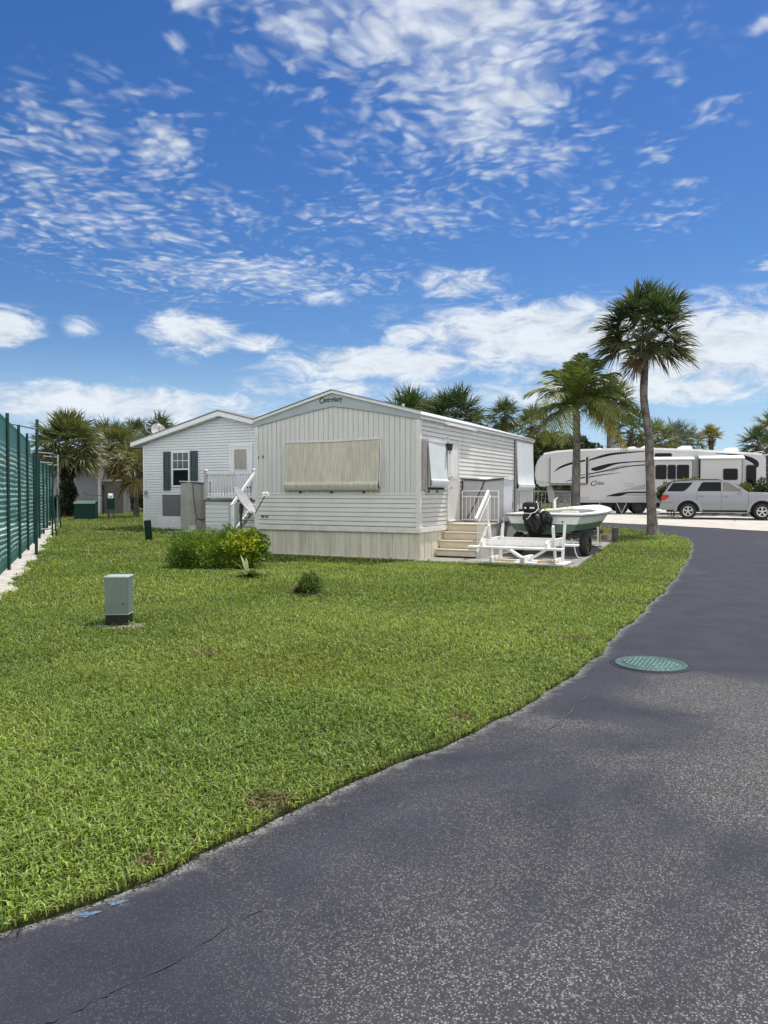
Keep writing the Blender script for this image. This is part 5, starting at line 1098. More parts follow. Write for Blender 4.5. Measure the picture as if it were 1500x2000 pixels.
mb = MB(); mb.box(-.55, .55, 0, .9, 0, 1.85); mb.build('body', 'oldgrey', sd2, bevel=.02); mb = MB(); mb.prism([(-.06, 1.85), (.96, 1.85), (.9, 1.97), (0, 1.97)], -.6, .6, 'x'); mb.build('roof', 'cabgrey', sd2, bevel=.02)
mb = MB(); mb.box(-.5, -.01, -.02, -.001, .05, 1.8); mb.box(.01, .5, -.02, -.001, .05, 1.8); mb.build('door', 'oldgrey', sd2, bevel=.006)

# ------------------------------------------------------------------ palms
Zv = np.array([0, 0, 1.])
def nrmz(v): return v / (np.linalg.norm(v) + 1e-9)
def strip_faces(nstrip, k, off):
    """k cross rows of 2 verts per strip -> quads"""
    b = (np.arange(nstrip)[:, None] * (2 * k) + off); r = np.arange(k - 1)[None, :] * 2
    q = np.stack([b + r, b + r + 1, b + r + 3, b + r + 2], -1); return q.reshape(-1, 4)
class Leafs:
    def __init__(s): s.V = []; s.F = []; s.T = []; s.n = 0
    def strips(s, P, tint):
        """P (n, k, 2, 3)"""
        n, k = P.shape[:2]; s.F.append(strip_faces(n, k, s.n)); s.V.append(P.reshape(-1, 3)); s.n += n * k * 2
        t = np.broadcast_to(tint, (n, k, 2, 3)) if np.ndim(tint) < 4 else tint
        s.T.append(t.reshape(-1, 3))
    def build(s, name, m, parent): return np_mesh(name, np.concatenate(s.V), 4, np.concatenate(s.F), m, parent, np.clip(np.concatenate(s.T), 0, 1))
def fan(L, rg, c, d, pet, R, g, nseg, tint, wid=1.):
    """one costapalmate fan leaf from c along unit d: petiole pet, blade radius R, droop g"""
    s = np.linspace(0, 1, 5)[:, None]; pp = c + d * pet * s - Zv * g * pet * (s ** 2) * .5
    tan = nrmz(d * pet - Zv * g * pet); side = np.cross(tan, Zv)
    if np.linalg.norm(side) < .15: side = np.cross(tan, np.array([rg.normal(), rg.normal(), 0]))
    side = nrmz(side); nm = nrmz(np.cross(side, tan)); roll = rg.normal() * .35
    side, nm = side * math.cos(roll) + nm * math.sin(roll), nm * math.cos(roll) - side * math.sin(roll)
    w = np.linspace(.022, .014, 5)[:, None] * wid
    L.strips(np.stack([pp - side * w, pp + side * w], 1)[None], np.array(tint) * np.array([1.5, 1.25, 1.0]))
    ph = np.linspace(-2.15, 2.15, nseg) + rg.normal(0, .035, nseg); ln = R * (.66 + .34 * np.cos(ph * .62)) * rg.uniform(.86, 1.06, nseg)
    base = pp[-1] + tan * (.16 * R) * np.maximum(0, np.cos(ph))[:, None] * .6
    dd = np.cos(ph)[:, None] * tan + np.sin(ph)[:, None] * side + nm * (.34 * np.abs(np.sin(ph)) + .10 * rg.normal(0, 1, nseg))[:, None]
    dd /= np.linalg.norm(dd, axis=1)[:, None]
    wd = -np.sin(ph)[:, None] * tan + np.cos(ph)[:, None] * side; tw = rg.normal(0, .6, nseg)[:, None]; wd = wd * np.cos(tw) + nm * np.sin(tw)
    ss = np.array([0, .3, .62, 1.0]); hw = np.array([.012, .026, .019, .0015]) * wid * (R / .9) ** .6
    dr = (rg.uniform(.10, .42, nseg) * (.7 + 1.5 * g))[:, None, None]
    Pc = base[:, None, :] + dd[:, None, :] * (ln[:, None] * ss)[..., None] - Zv * dr * ln[:, None, None] * (ss ** 2.2)[None, :, None]
    P = np.stack([Pc - wd[:, None, :] * hw[None, :, None], Pc + wd[:, None, :] * hw[None, :, None]], 2)
    tt = np.array(tint)[None] * rg.uniform(.72, 1.28, (nseg, 1)); T = np.broadcast_to(tt[:, None, None, :], P.shape).copy(); T[:, 3] = T[:, 3] * .5 + np.array([.16, .14, .06]) * .5
    L.strips(P, T)
GREEN = (.045, .082, .026); OLIVE = (.105, .125, .035); DARKG = (.030, .062, .026); YEL = (.20, .19, .045); BROWN = (.17, .125, .07); GREYG = (.10, .135, .11)
def fan_crown(name, parent, c, nl, pet, R, seed, green=GREEN, old=OLIVE, dead=0, emin=-38, nseg=30, wid=1., m='leaf', gm=1.):
    rg = np.random.default_rng(seed); L = Leafs(); c = np.array(c, float)
    for i in range(nl):
        u = (i + .5) / nl; el = R_(86 - (86 - emin) * u ** .82) + rg.normal(0, .08); a = i * 2.39996 + rg.normal(0, .2)
        d = np.array([math.cos(a) * math.cos(el), math.sin(a) * math.cos(el), math.sin(el)]); t = np.array(green) * (1 - u ** 2) + np.array(old) * u ** 2
        fan(L, rg, c + d * .06 - Zv * .25 * u, d, pet * rg.uniform(.78, 1.12), R * rg.uniform(.85, 1.1), gm * (.06 + .30 * u * rg.uniform(.6, 1.3)), nseg, t * rg.uniform(.8, 1.25), wid)
    for i in range(dead):
        a = rg.uniform(0, 6.28); el = R_(rg.uniform(-75, -35)); d = np.array([math.cos(a) * math.cos(el), math.sin(a) * math.cos(el), math.sin(el)])
        fan(L, rg, c - Zv * .35, d, pet * .7, R * .75, .5, nseg, np.array(BROWN) * rg.uniform(.7, 1.5), wid)
    return L.build(name, m, parent)
def trunk(parent, pts, rs, m='bark', seed=1, rings=True):
    P = [pts[0]]; n = 26; V = []
    arr = np.array(pts, float); t = np.linspace(0, 1, len(pts)); tt = np.linspace(0, 1, n)
    cs = spl3(arr, n); rr = np.interp(tt, t, rs); rg = random.Random(seed); rr = [r * (1 + rg.uniform(-.05, .05)) for r in rr]
    mb = MB(); mb.tube([tuple(p) for p in cs], rr, 14); return mb.build('trunk', m, parent, smooth='auto')
def spl3(P, n):
    Q = np.vstack([P[0], P, P[-1]]); out = []
    for u in np.linspace(0, len(P) - 1 - 1e-6, n):
        i = int(u); t = u - i; a, b, c, e = Q[i], Q[i + 1], Q[i + 2], Q[i + 3] if i + 3 < len(Q) else Q[-1]
        out.append(.5 * (2 * b + (c - a) * t + (2 * a - 5 * b + 4 * c - e) * t * t + (3 * b - a - 3 * c + e) * t ** 3))
    return out
def boots(parent, c, r, h, seed, n=40):
    """old leaf bases round the top of the trunk"""
    rg = random.Random(seed); mb = MB()
    for i in range(n):
        u = i / n; a = i * 2.4; z = c[2] - h + h * u; p = (c[0] + r * .8 * math.cos(a), c[1] + r * .8 * math.sin(a), z); q = (c[0] + (r + .16 + .1 * u) * math.cos(a), c[1] + (r + .16 + .1 * u) * math.sin(a), z + .28); mb.bar(p, q, .05, .03)
    return mb.build('leaf_bases', 'barkdark', parent)
def palm(label, X, Y, zc, pet, R, seed, lean=(0, 0), r=.16, nl=34, green=GREEN, old=OLIVE, dead=4, emin=-38, nseg=26, bt=True, wid=1., grp='fan palms beyond the home', m='barkdark', name='palm_tree', gm=.7):
    z0 = gz(Y); t = thing(name, label, 'palm tree', (X, Y, z0), 0, grp); zc -= z0
    top = (lean[0], lean[1], zc - .1)
    trunk(t, [(0, 0, -.1), (lean[0] * .2, lean[1] * .2, zc * .33), (lean[0] * .65, lean[1] * .6, zc * .68), top], [r * 1.25, r, r * .95, r * .9], m, seed)
    if bt: boots(t, (lean[0], lean[1], zc - .15), r, min(.9, zc * .3), seed)
    fan_crown('crown', t, (lean[0], lean[1], zc), nl, pet, R, seed, green, old, dead, emin, nseg, wid, gm=gm); return t
# the tall cabbage palm on the grass tip
tp = thing('palm_tree', 'tall slender fan palm with a round crown at the curve of the road', 'palm tree', (9.33, 26.66, .02), 0)
trunk(tp, [(.02, 0, -.1), (.0, 0, .25), (-.07, 0, 1.4), (-.12, 0, 2.6), (-.18, 0, 3.6), (-.34, 0, 4.7), (-.33, 0, 5.6), (-.32, 0, 6.75)], [.28, .195, .158, .148, .137, .13, .136, .15], 'bark', 3)
boots(tp, (-.32, 0, 6.78), .15, .55, 3, 46)
fan_crown('crown', tp, (-.32, 0, 7.06), 54, 1.0, .90, 11, (.044, .078, .032), (.085, .095, .040), 2, -30, 44, 1.1, gm=.45)
mbr = MB(); rgb = random.Random(5)
for i in range(26):
    a = rgb.uniform(0, 6.28); mbr.tube([(-.32, 0, 6.8), (-.32 + .45 * math.cos(a), .45 * math.sin(a), 7.1 + rgb.uniform(-.2, .1)), (-.32 + .75 * math.cos(a), .75 * math.sin(a), 6.9 + rgb.uniform(-.5, .2))], [.016, .010, .004], 5)
mbr.build('flower_stalk', mat('pale_stalk', (.30, .27, .22), .8), tp)
# young coconut palm behind the boat
def coconut(label, X, Y, zc, Ln, seed, nfr=19):
    rg = np.random.default_rng(seed); z0 = gz(Y); t = thing('coconut_palm', label, 'palm tree', (X, Y, z0), 0); zc -= z0
    trunk(t, [(0, 0, -.1), (.02, 0, zc * .3), (.04, 0, zc * .7), (.02, 0, zc)], [.2, .155, .135, .13], 'bark', seed); L = Leafs(); c0 = np.array([.02, 0, zc])
    for i in range(nfr):
        u = (i + .5) / nfr; el = R_(88 - 72 * u); a = i * 2.39996 + .9 + rg.normal(0, .15); l = Ln * rg.uniform(.85, 1.1) * (.8 + .3 * math.sin(u * 3.1)); d = np.array([math.cos(a) * math.cos(el), math.sin(a) * math.cos(el), math.sin(el)])
        n = 58; s = np.linspace(0, 1, n); g = .14 + .85 * u
        pc = c0 + d * (l * s)[:, None] - Zv * (g * l * s ** 2.1)[:, None]; tn = np.gradient(pc, axis=0); tn /= np.linalg.norm(tn, axis=1)[:, None]
        side = nrmz(np.cross(d, Zv) + 1e-3 * np.array([1, .3, 0])); tint = np.array((.085, .13, .030)) * (1 - u) + np.array((.16, .185, .045)) * u; tint = tint * rg.uniform(.8, 1.2)
        if u > .93: tint = np.array((.22, .19, .08))
        w = np.linspace(.03, .006, n)[:, None]; rib = np.stack([pc - side * w, pc + side * w], 1)[None]; L.strips(rib, np.array((.26, .25, .08)))
        up = np.cross(side, tn); k = slice(6, n); m_ = n - 6
        for sg in (-1, 1):
            ll = .52 * l / 2 * (np.sin(np.clip(s[k] * .93 + .10, 0, 1) * math.pi) ** .55 + .12) * rg.uniform(.85, 1.1, m_)
            dd = tn[k] * .62 + side[None] * sg * .8 + up[k] * .22 + rg.normal(0, .07, (m_, 3)); dd /= np.linalg.norm(dd, axis=1)[:, None]
            q = np.array([0, .33, .7, 1.0]); hw = np.array([.013, .024, .018, .001]); dr = (.18 + .38 * u + rg.uniform(0, .22, m_))[:, None, None]
            P = pc[k][:, None] + dd[:, None] * (ll[:, None] * q)[..., None] - Zv * dr * ll[:, None, None] * (q ** 2)[None, :, None]; wd = tn[k][:, None] * hw[None, :, None]
            T = np.broadcast_to((tint[None] * rg.uniform(.75, 1.3, (m_, 1)))[:, None, None], (m_, 4, 2, 3)); L.strips(np.stack([P - wd, P + wd], 2), T)
    L.build('crown', 'leaf', t); return t
coconut('young coconut palm with feathery arching fronds behind the skiff', 6.72, 27.0, 4.35, 2.7, 8, 28)
# fan palms over the mobile home roof and behind the trailer: (label, px->X, Y, crown z, petiole, radius ...)
def at(px, Y): return (px - 750) / 1500 * Y
def zt(py, Y): return 1.5 + (962 - py) / 1500 * Y
for lab, px, Y, py, pet, R, kw in (
    ('fan palm rising just right of the mobile home gable peak', 800, 46, 818, 1.05, 1.25, dict(seed=21, nl=54, emin=-30)),
    ('dark upright fan palm over the middle of the mobile home roof', 888, 44, 820, 1.15, 1.35, dict(seed=22, nl=54, green=DARKG, emin=-30, dead=6)),
    ('low fan palm between the two larger palms over the mobile home roof', 842, 50, 828, 1.0, 1.25, dict(seed=20, nl=44, green=(.06, .085, .03))),
    ('small round-headed fan palm between roof and coconut palm', 985, 55, 812, .7, .95, dict(seed=23, nl=34, dead=2, r=.2, emin=-50)),
    ('squat fan palm left of the coconut fronds', 1038, 60, 830, .9, 1.1, dict(seed=24, nl=30, green=OLIVE)),
    ('tall thick-trunked fan palm directly behind the coconut palm', 1192, 52, 782, .95, 1.15, dict(seed=25, nl=40, r=.27, green=(.075, .105, .035), m='bark')),
    ('fan palm behind the trailer roof left of the tall slender trunk', 1232, 58, 842, 1.05, 1.25, dict(seed=26, nl=34, green=DARKG)),
    ('drooping fan palm behind the trailer roof hidden by the tall slender trunk', 1282, 60, 858, .9, 1.1, dict(seed=27, nl=30, green=OLIVE)),
    ('blue-grey fan palm rising over the middle of the trailer roof', 1318, 66, 858, .95, 1.2, dict(seed=28, nl=30, green=GREYG, old=GREYG)),
    ('silvery fan palm beside the little yellow palm', 1346, 70, 866, .9, 1.1, dict(seed=29, nl=28, green=GREYG, old=OLIVE)),
    ('little yellow-topped fan palm on a thin dark trunk', 1388, 66, 850, .5, .8, dict(seed=30, nl=24, green=YEL, old=(.24, .19, .05), dead=0, emin=0, r=.22)),
    ('dark fan palm at the rear corner of the trailer roof', 1478, 54, 868, .8, .95, dict(seed=31, nl=30, green=DARKG, dead=6)),
    ('golden drooping fan palm at the right edge above the motorhome', 1512, 56, 838, .9, 1.05, dict(seed=32, nl=32, green=(.12, .13, .035), old=(.30, .23, .07), dead=8))):
    palm(lab, at(px, Y), Y, zt(py, Y), pet, R, **kw)
# palms on the left
palm('shaggy fan palm with a vine-wrapped trunk before the grey house', at(134, 40.5), 40.5, zt(868, 40.5), .98, 1.15, 41, r=.24, nl=60, green=(.085, .11, .038), old=(.15, .155, .055), dead=3, emin=-42, nseg=36, wid=1.2, gm=.6, grp='fan palms on the far left')
palm('slim fan palm standing next to the white house corner', at(266, 40), 40, zt(905, 40), .8, .95, 42, r=.13, nl=26, green=OLIVE, old=(.17, .15, .06), dead=8, emin=-55, grp='fan palms on the far left')
palm('fan palm with rusty fronds between the shed and the slim palm', at(232, 45), 45, zt(880, 45), .95, 1.15, 43, nl=34, green=OLIVE, old=(.16, .11, .05), dead=8, grp='fan palms on the far left')
palm('dark fan palm behind the shed', at(208, 48), 48, zt(868, 48), .9, 1.1, 44, nl=30, green=(.06, .085, .03), grp='fan palms on the far left')
palm('fan palm peeping above the white house roof behind its dish', at(312, 52), 52, zt(846, 52), .75, 1.0, 45, nl=30, green=(.06, .085, .03), grp='fan palms on the far left')
palm('ragged fan palm beside the roof dish', at(268, 54), 54, zt(850, 54), .7, .9, 46, nl=26, green=DARKG, grp='fan palms on the far left')

# ------------------------------------------------------------------ shrubs
def leafcloud(blobs, n, ls, tints, seed, flat=.0, asp=.45, hollow=.33):
    rg = np.random.default_rng(seed); b = np.array(blobs, float); vol = b[:, 3] * b[:, 4] * b[:, 5]; k = rg.choice(len(b), n, p=vol ** .8 / (vol ** .8).sum())
    d = rg.normal(size=(n, 3)); d /= np.linalg.norm(d, axis=1)[:, None]; r = rg.uniform(0, 1, n) ** hollow
    p = b[k, :3] + d * r[:, None] * b[k, 3:6] * (1 + .14 * np.sin(d[:, :1] * 9 + d[:, 2:] * 7 + k[:, None])); keep = p[:, 2] > .015; p = p[keep]; d = d[keep]; kk = k[keep]; n = len(p)
    ax = d * .75 + rg.normal(0, .55, (n, 3)) + Zv * .35; ax /= np.linalg.norm(ax, axis=1)[:, None]; sd = np.cross(ax, rg.normal(size=(n, 3))); sd /= np.linalg.norm(sd, axis=1)[:, None]
    l = ls * rg.uniform(.6, 1.35, n)[:, None]; w = l * asp
    V = np.stack([p - ax * l * .5, p + sd * w * .5, p + ax * l * .5, p - sd * w * .5], 1); T = np.array(tints)[kk % len(tints)] * rg.uniform(.6, 1.45, (n, 1)); clump = .8 + .35 * np.sin(p[:, :1] * 11 + 1.3) * np.sin(p[:, 1:2] * 13) + .1 * np.sin(p[:, 2:] * 17)
    return V.reshape(-1, 3), np.arange(n * 4).reshape(-1, 4), np.repeat(T * clump, 4, 0)
def shrub(name, label, loc, blobs, n, ls, tints, seed, cat='shrub', stems=6, grp=None, asp=.45, hollow=.33):
    t = thing(name, label, cat, loc, 0, grp); V, F, T = leafcloud(blobs, n, ls, tints, seed, asp=asp, hollow=hollow); np_mesh('foliage', V, 4, F, 'shrub', t, np.clip(T, 0, 1)); rg = random.Random(seed); mb = MB(); b = blobs
    for i in range(stems):
        q = b[i % len(b)]; mb.tube([(q[0] * .4 + rg.uniform(-.05, .05), q[1] * .4, -.05), (q[0] * .7, q[1] * .7, q[2] * .6), (q[0] + rg.uniform(-.3, .3) * q[3], q[1] + rg.uniform(-.3, .3) * q[4], q[2] + .5 * q[5])], [.018, .013, .005], 5)
    mb.build('stem', 'barkdark', t); return t
shrub('fern_bush', 'large feathery green bush in the left half of the lawn clump', (-3.50, 15.0, .02), [(-.35, 0, .37, .42, .42, .40), (.02, .05, .40, .46, .45, .40), (.42, .15, .46, .42, .42, .38), (-.42, .25, .35, .35, .35, .38), (.15, -.1, .27, .5, .40, .31), (.5, .3, .52, .34, .3, .28), (-.1, .1, .22, .6, .4, .27)], 24000, .065, [(.13, .235, .022), (.20, .30, .032), (.095, .19, .020)], 51, cat='bush', asp=.22, hollow=.42)
shrub('golden_bush', 'yellow-green broad-leaved bush in the right half of the lawn clump', (-2.70, 14.85, .02), [(-.12, 0, .37, .36, .36, .36), (.14, .1, .47, .30, .30, .32), (-.02, -.12, .45, .30, .25, .25), (.26, .2, .40, .22, .25, .28), (.05, .2, .60, .25, .22, .18), (0, 0, .22, .36, .33, .24)], 9000, .07, [(.24, .33, .022), (.17, .26, .026), (.32, .385, .025), (.13, .21, .024)], 52, cat='bush', asp=.5, hollow=.45)
o = splat(-2.9, 14.55, .85, .22, -.12, .032, 'soil_patch', 'soil', None, 8); tag(o, 'bare mulch soil along the foot of the two bushes', 'soil', kind='stuff')
def strap_plant(name, label, loc, n, l, w, tints, seed, up=.7, cat='plant'):
    rg = np.random.default_rng(seed); L = Leafs()
    for i in range(n):
        a = i * 2.39996 + rg.normal(0, .2); el = R_(70 - 56 * (i / n) ** up) + rg.normal(0, .1); d = np.array([math.cos(a) * math.cos(el), math.sin(a) * math.cos(el), math.sin(el)]); s = np.linspace(0, 1, 7)[:, None]; ll = l * rg.uniform(.7, 1.15)
        pc = np.array([rg.normal(0, .03), rg.normal(0, .03), 0]) + d * ll * s - Zv * ll * rg.uniform(.1, .5) * s ** 2.2; sd = nrmz(np.cross(d, Zv)); hw = (w * np.array([.6, .9, 1, .95, .75, .42, .04]) * .5)[:, None]
        L.strips(np.stack([pc - sd * hw, pc + sd * hw], 1)[None], np.array(tints[i % len(tints)]) * rg.uniform(.8, 1.2))
    t = thing(name, label, cat, loc); L.build('foliage', 'shrub', t); return t
strap_plant('lily_plant', 'strappy pale-edged lily clump in front of the golden bush', (-2.33, 13.35, .03), 34, .58, .06, [(.10, .14, .035), (.13, .17, .045), (.19, .21, .085), (.08, .12, .03)], 61, .5)
t = strap_plant('grass_tuft', 'small wild tuft with reddish base standing alone in the lawn', (-1.09, 11.0, .03), 200, .44, .013, [(.10, .15, .03), (.15, .20, .04), (.12, .17, .035), (.08, .12, .03)], 62, .45)
mb = MB(); mb.tube([(-.10, -.1, .03), (0, -.14, .02), (.1, -.17, .015), (.17, -.16, .03)], .008, 5); mb.tube([(.02, -.13, .03), (-.02, -.08, .12), (-.06, -.05, .16)], .006, 5); mb.build('twig', mat('pale_twig', (.42, .38, .32), .8), t)
V, F, T = leafcloud([(-.12, -.02, .05, .12, .1, .07)], 260, .05, [(.12, .035, .025), (.09, .04, .02)], 63); np_mesh('dead_leaves', V, 4, F, 'shrub', t, T)
V, F, T = leafcloud([(.03, 0, .16, .20, .16, .17)], 1100, .05, [(.10, .16, .03), (.08, .13, .028)], 64, asp=.3); np_mesh('base_leaves', V, 4, F, 'shrub', t, T)
strap_plant('bromeliad', 'spiky rosette plant on the grass beyond the boat bow', (6.75, 26.6, .05), 30, .55, .05, [(.10, .13, .03), (.16, .16, .04), (.07, .11, .03)], 65)
# planting between the SUV and the trailer, and beyond
for lab, px, Y, z, w, h, tints, sd0, n in (
    ('leggy green shrub behind the tall slender palm trunk', 1312, 41.0, 1.5, .75, .62, [(.05, .085, .03), (.09, .11, .04)], 71, 2600),
    ('yellow-leaved shrub above the SUV roof rear', 1352, 41.6, 1.95, .75, .36, [(.24, .23, .03), (.16, .19, .03)], 72, 1700),
    ('dark broad-leaved plant behind the SUV roof', 1395, 41.8, 1.85, .5, .32, [(.07, .09, .03)], 73, 900),
    ('olive shrub beyond the SUV bonnet', 1455, 41.2, 1.5, .55, .55, [(.13, .15, .04), (.09, .11, .03)], 74, 1800),
    ('round dark-leaved plant at the right edge beyond the SUV', 1490, 41.0, 1.75, .35, .62, [(.04, .07, .03)], 75, 900),
    ('low silvery shrub in front of the trailer rear', 1480, 40.6, .95, .8, .5, [(.17, .18, .13), (.10, .12, .06)], 76, 2000)):
    g0 = gz(Y); shrub('shrub', lab, (at(px, Y), Y, g0), [(0, 0, z - g0, w, .5, h), (w * .4, .1, z - .2 - g0, w * .6, .4, h * .8), (-w * .5, 0, z - .1 - g0, w * .6, .4, h * .7)], n, .14, tints, sd0, 'shrub', 8, 'shrubs beside the SUV')
# vine and hedge plants on the left
g0 = gz(40.3); xv = at(134, 40.3)
shrub('climbing_vine', 'dark vine climbing the shaggy palm trunk', (xv, 40.3, g0), [(0, -.1, .6, .42, .4, .6), (-.02, -.1, 1.5, .42, .4, .6), (.12, -.1, 1.2, .40, .36, .4), (-.05, -.05, 2.3, .40, .36, .55), (.0, -.05, 2.9, .36, .34, .4)], 5200, .13, [(.028, .038, .018), (.045, .055, .025)], 81, 'vine', 4)
shrub('hedge_shrub', 'low dark shrub at the foot of the shaggy palm', (at(112, 41), 41, gz(41)), [(0, 0, .5, .7, .5, .6), (-.8, .2, .6, .6, .5, .6), (.9, 0, .4, .6, .5, .45)], 3600, .14, [(.025, .045, .018), (.04, .06, .022)], 82, 'shrub', 5, 'dark shrubs on the far left')
shrub('hedge_shrub', 'dark leafy thicket in the gap between shed and slim palm', (at(245, 49), 49, gz(49)), [(-1.2, 0, 1.3, 1.1, .8, 1.4), (.4, .1, 1.6, 1.2, .8, 1.7), (1.6, 0, 1.4, 1.1, .8, 1.5), (-.3, .3, 2.8, 1.7, .9, 1.2), (1.2, .4, 3.2, 1.3, .9, 1.1), (-1.4, .5, 3.0, 1.2, .8, 1.1)], 15000, .22, [(.022, .036, .014), (.05, .06, .02), (.08, .09, .028)], 83, 'shrub', 8, 'dark shrubs on the far left')
shrub('broadleaf_tree', 'bushy dark tree between the mobile home roof end and the coconut palm', (at(1040, 50), 50, gz(50)), [(-.5, 0, 3.2, 1.2, .9, 1.4), (.8, .2, 2.7, 1.3, .9, 1.5), (2.2, 0, 2.9, 1.2, .9, 1.4), (3.6, .3, 3.2, 1.2, .8, 1.3), (1.2, .3, 4.3, 1.4, .8, .9), (2.8, .3, 4.2, 1.1, .8, .8), (-1.2, .3, 4.0, .9, .8, .8)], 19000, .24, [(.06, .085, .025), (.10, .125, .035), (.04, .065, .022)], 84, 'tree', 10)
for lab, px, Y, z, w, h, sd0 in (
    ('bushy grey-green treetop right of the tall slender trunk', 1322, 74, 4.4, 2.6, 1.5, 85), ('low olive treetop over the trailer roof left of the tall trunk', 1225, 70, 3.9, 2.4, 1.3, 86), ('dark treetop behind the trailer rear roof', 1475, 64, 3.6, 1.8, 1.2, 87), ('dark broad treetop left of the fan palms above the mobile home', 905, 58, 4.2, 3.0, 1.6, 88)):
    shrub('broadleaf_tree', lab, (at(px, Y), Y, .3), [(0, 0, z, w, 1, h), (w * .6, .2, z - .7, w * .7, .9, h * .8), (-w * .6, 0, z - .6, w * .7, .9, h * .8), (0, 0, z - 1.6, w, 1, h)], 7000, .26, [(.07, .09, .045), (.045, .065, .03), (.10, .12, .06)], sd0, 'tree', 6, 'broad treetops along the far edge')
# far wood closing the horizon
V, F, T = leafcloud([(x, 95 + 6 * math.sin(x), 2.2 + .5 * math.sin(x * .9), 5, 2, 2.4 + .5 * math.sin(x * 1.7)) for x in range(-70, 90, 4)], 42000, .6, [(.035, .055, .022), (.05, .07, .028), (.06, .075, .03)], 90)
tag(np_mesh('treeline', V, 4, F, 'shrub', None, np.clip(T, 0, 1)), 'far dark wood closing the horizon behind the trailers', 'trees', kind='stuff')

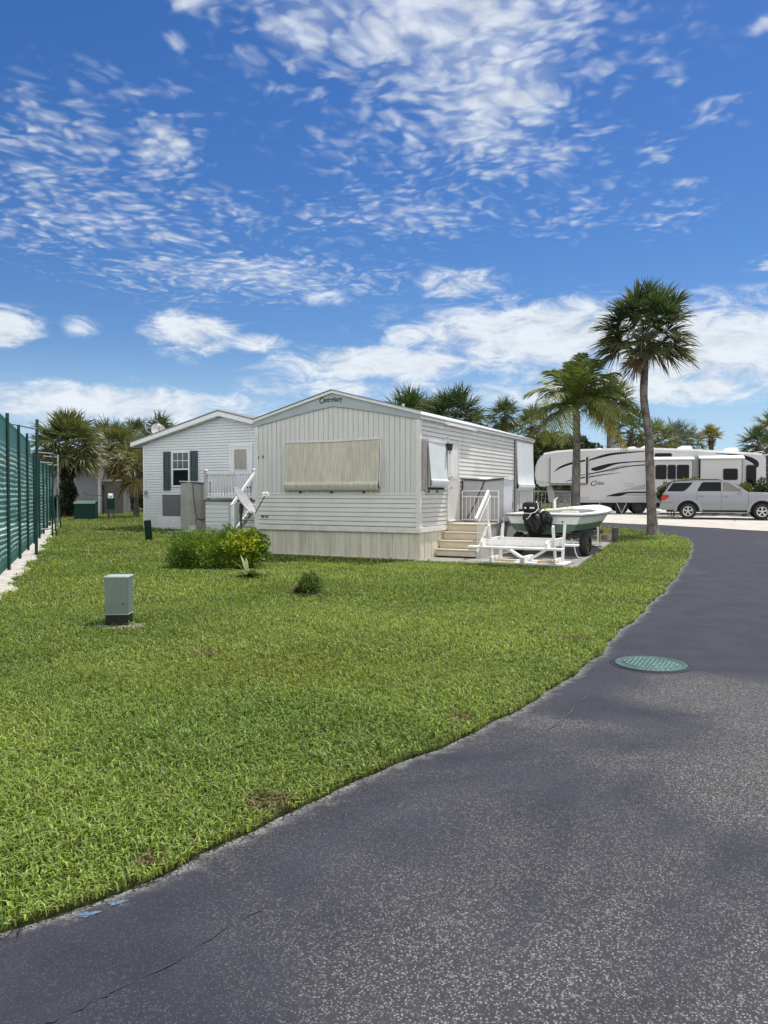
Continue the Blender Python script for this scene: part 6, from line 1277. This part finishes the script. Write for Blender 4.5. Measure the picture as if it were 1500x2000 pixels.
# ------------------------------------------------------------------ grass blades
def in_poly(x, y, poly):
    r = np.zeros(len(x), bool); n = len(poly)
    for i in range(n):
        (x0, y0), (x1, y1) = poly[i], poly[(i + 1) % n]
        c = ((y0 > y) != (y1 > y)) & (x < (x1 - x0) * (y - y0) / (y1 - y0 + 1e-12) + x0); r ^= c
    return r
def smooth_noise(x, y, s, seed):
    return (np.sin(x * s + seed) * np.sin(y * s * 1.13 + 2 * seed) + .6 * np.sin(x * s * 2.3 + y * s * 1.1 + 3 * seed) * np.sin(y * s * 2.1 - x * s * .7 + seed) + .4 * np.sin(x * s * 4.7 - 1.7 * seed) * np.sin(y * s * 4.3 + x * s)) / 2
def build_grass():
    rg = np.random.default_rng(77); bands = [(1.6, 4, 7600, .054, .85), (4, 6.5, 5200, .053, .95), (6.5, 10, 2600, .053, 1.2), (10, 16, 900, .056, 1.7), (16, 26, 230, .065, 2.6), (26, 44, 70, .07, 4.0)]; X = []; Y = []; HH = []; WW = []
    for y0, y1, den, h, w in bands:
        xl, xr_ = -.53 * y1 - .3, min(.53 * y1, 10.3); n = int((y1 - y0) * (xr_ - xl) * den); x = rg.uniform(xl, xr_, n); y = rg.uniform(y0, y1, n)
        k = (x > -.52 * y - .3) & (x < .52 * y + .2); x, y = x[k], y[k]; X.append(x); Y.append(y); HH.append(np.full(len(x), h)); WW.append(np.full(len(x), w))
    x, y, h, w = map(np.concatenate, (X, Y, HH, WW))
    tab = np.arange(-2, 60, .04); xe = np.interp(y, tab, [xedge(v) for v in tab]); dist = xe - x
    thin = rg.uniform(0, 1, len(x)); ok = (dist > -.025) & (x > -1.52 - .39 * y + .34 + .07 * np.sin(y * 5)) & ~((dist < .10) & (thin < .10 + .55 * smooth_noise(x, y, 3., 4)))
    for poly in ([H(-4.4, -.06), H(.2, -.12), H(3.47, -.27), H(3.3, 1.2), H(2.66, 8.0), H(2.5, 9.6), H(-4.4, 9.6)], [h2w(0, -.05)[:2], h2w(4.4, -.05)[:2], h2w(4.4, -1.65)[:2], h2w(8.2, -1.65)[:2], h2w(8.2, 11)[:2], h2w(0, 11)[:2]]): ok &= ~in_poly(x, y, poly)
    ok &= ~((((x + 2.93) / .34) ** 2 + ((y - 8.42) / .22) ** 2 < 1) & (rg.uniform(0, 1, len(x)) < .85)) & ~((((x + 2.9) / .8) ** 2 + ((y - 14.56) / .2) ** 2 < 1) & (rg.uniform(0, 1, len(x)) < .9))
    for cx_, cy_, rr in ((9.33, 26.6, .45), (-.55, 3.58, .10), (-2.35, 4.05, .20), (.5, 4.95, .10), (-.95, 3.05, .06)): ok &= ~(((x - cx_) ** 2 + (y - cy_) ** 2 < rr * rr) & (rg.uniform(0, 1, len(x)) < (.8 if rr > .3 else .45)))
    x, y, h, w, dist = x[ok], y[ok], h[ok], w[ok], dist[ok]; n = len(x)
    tall = 1 + .35 * smooth_noise(x, y, 1.9, 1.) + .2 * smooth_noise(x, y, 6., 2.); h = h * tall * rg.uniform(.55, 1.25, n)
    a = rg.uniform(0, 2 * np.pi, n); lean = rg.uniform(.15, 1.15, n); d = np.stack([np.cos(a), np.sin(a), np.zeros(n)], 1); sd = np.stack([-np.sin(a), np.cos(a), np.zeros(n)], 1)
    zz = np.array([gz(v) for v in np.arange(0, 60, .05)]); z0 = np.interp(y, np.arange(0, 60, .05), zz) + .018; b = np.stack([x, y, z0], 1); hw = (.0042 * w * rg.uniform(.65, 1.3, n))[:, None]
    p1 = b + d * (h * lean * .32)[:, None] + Zv * (h * .62)[:, None]; p2 = b + d * (h * lean)[:, None] + Zv * (h * (1.05 - .38 * lean))[:, None]
    V = np.stack([b - sd * hw * .8, b + sd * hw * .8, p1 - sd * hw, p1 + sd * hw, p2 - sd * hw * .12, p2 + sd * hw * .12], 1)
    big = .5 + .5 * np.clip(smooth_noise(x, y, .55, 3.) + .5 * smooth_noise(x, y, 1.7, 6.), -1, 1); moss = np.exp(-(((x + .75) / 1.1) ** 2 + ((y - 6.3) / .55) ** 2)) + .7 * np.exp(-(((x + 1.5) / 1.6) ** 2 + ((y - 11.6) / .5) ** 2)); h = h * (1 - .45 * np.clip(moss, 0, 1))
    base = np.array([.134, .222, .034]); mixn = smooth_noise(x, y, .8, 5)[:, None] * .5 + .5 + rg.normal(0, .22, (n, 1)); mixn = np.clip(mixn, 0, 1)
    T = (base * .8) * (1 - mixn) + np.array([.268, .33, .072]) * mixn; T = T * rg.uniform(.6, 1.45, (n, 1)) * (.80 + .44 * big[:, None]); mo = np.clip(moss, 0, 1)[:, None] * .7; T = T * (1 - mo) + np.array([.17, .20, .022]) * mo * rg.uniform(.6, 1.3, (n, 1)); blu = rg.uniform(0, 1, n) < .05; T[blu] = np.array([.16, .27, .10]) * rg.uniform(.7, 1.3, (blu.sum(), 1)); st = rg.uniform(0, 1, n) < (.02 + .05 * (smooth_noise(x, y, 1.3, 9) > .45) + .06 * (dist < .10)); T[st] = np.array([.36, .34, .13]) * rg.uniform(.6, 1.1, (st.sum(), 1))
    for cx_, cy_, rr in ((-.55, 3.58, .11), (-2.35, 4.05, .16), (.5, 4.95, .10), (-.93, 3.02, .07), (1.9, 7.6, .14), (-1.6, 6.9, .15)):
        k = (x - cx_) ** 2 + (y - cy_) ** 2 < rr * rr; k &= rg.uniform(0, 1, n) < .7; T[k] = np.array([.20, .16, .09]) * rg.uniform(.5, 1.4, (k.sum(), 1))
    T = np.repeat(T[:, None], 6, 1); F = (np.arange(n)[:, None] * 6)[:, :, None] + np.array([[0, 1, 3, 2], [2, 3, 5, 4]])[None]
    o = np_mesh('grass', V.reshape(-1, 3), 4, F.reshape(-1, 4), 'grass', None, np.clip(T.reshape(-1, 3), 0, 1)); tag(o, 'short coarse green lawn grass', 'grass', kind='stuff'); return n
NG = build_grass(); print('grass blades', NG)
# a few clover-like and dead leaves scattered in the near lawn
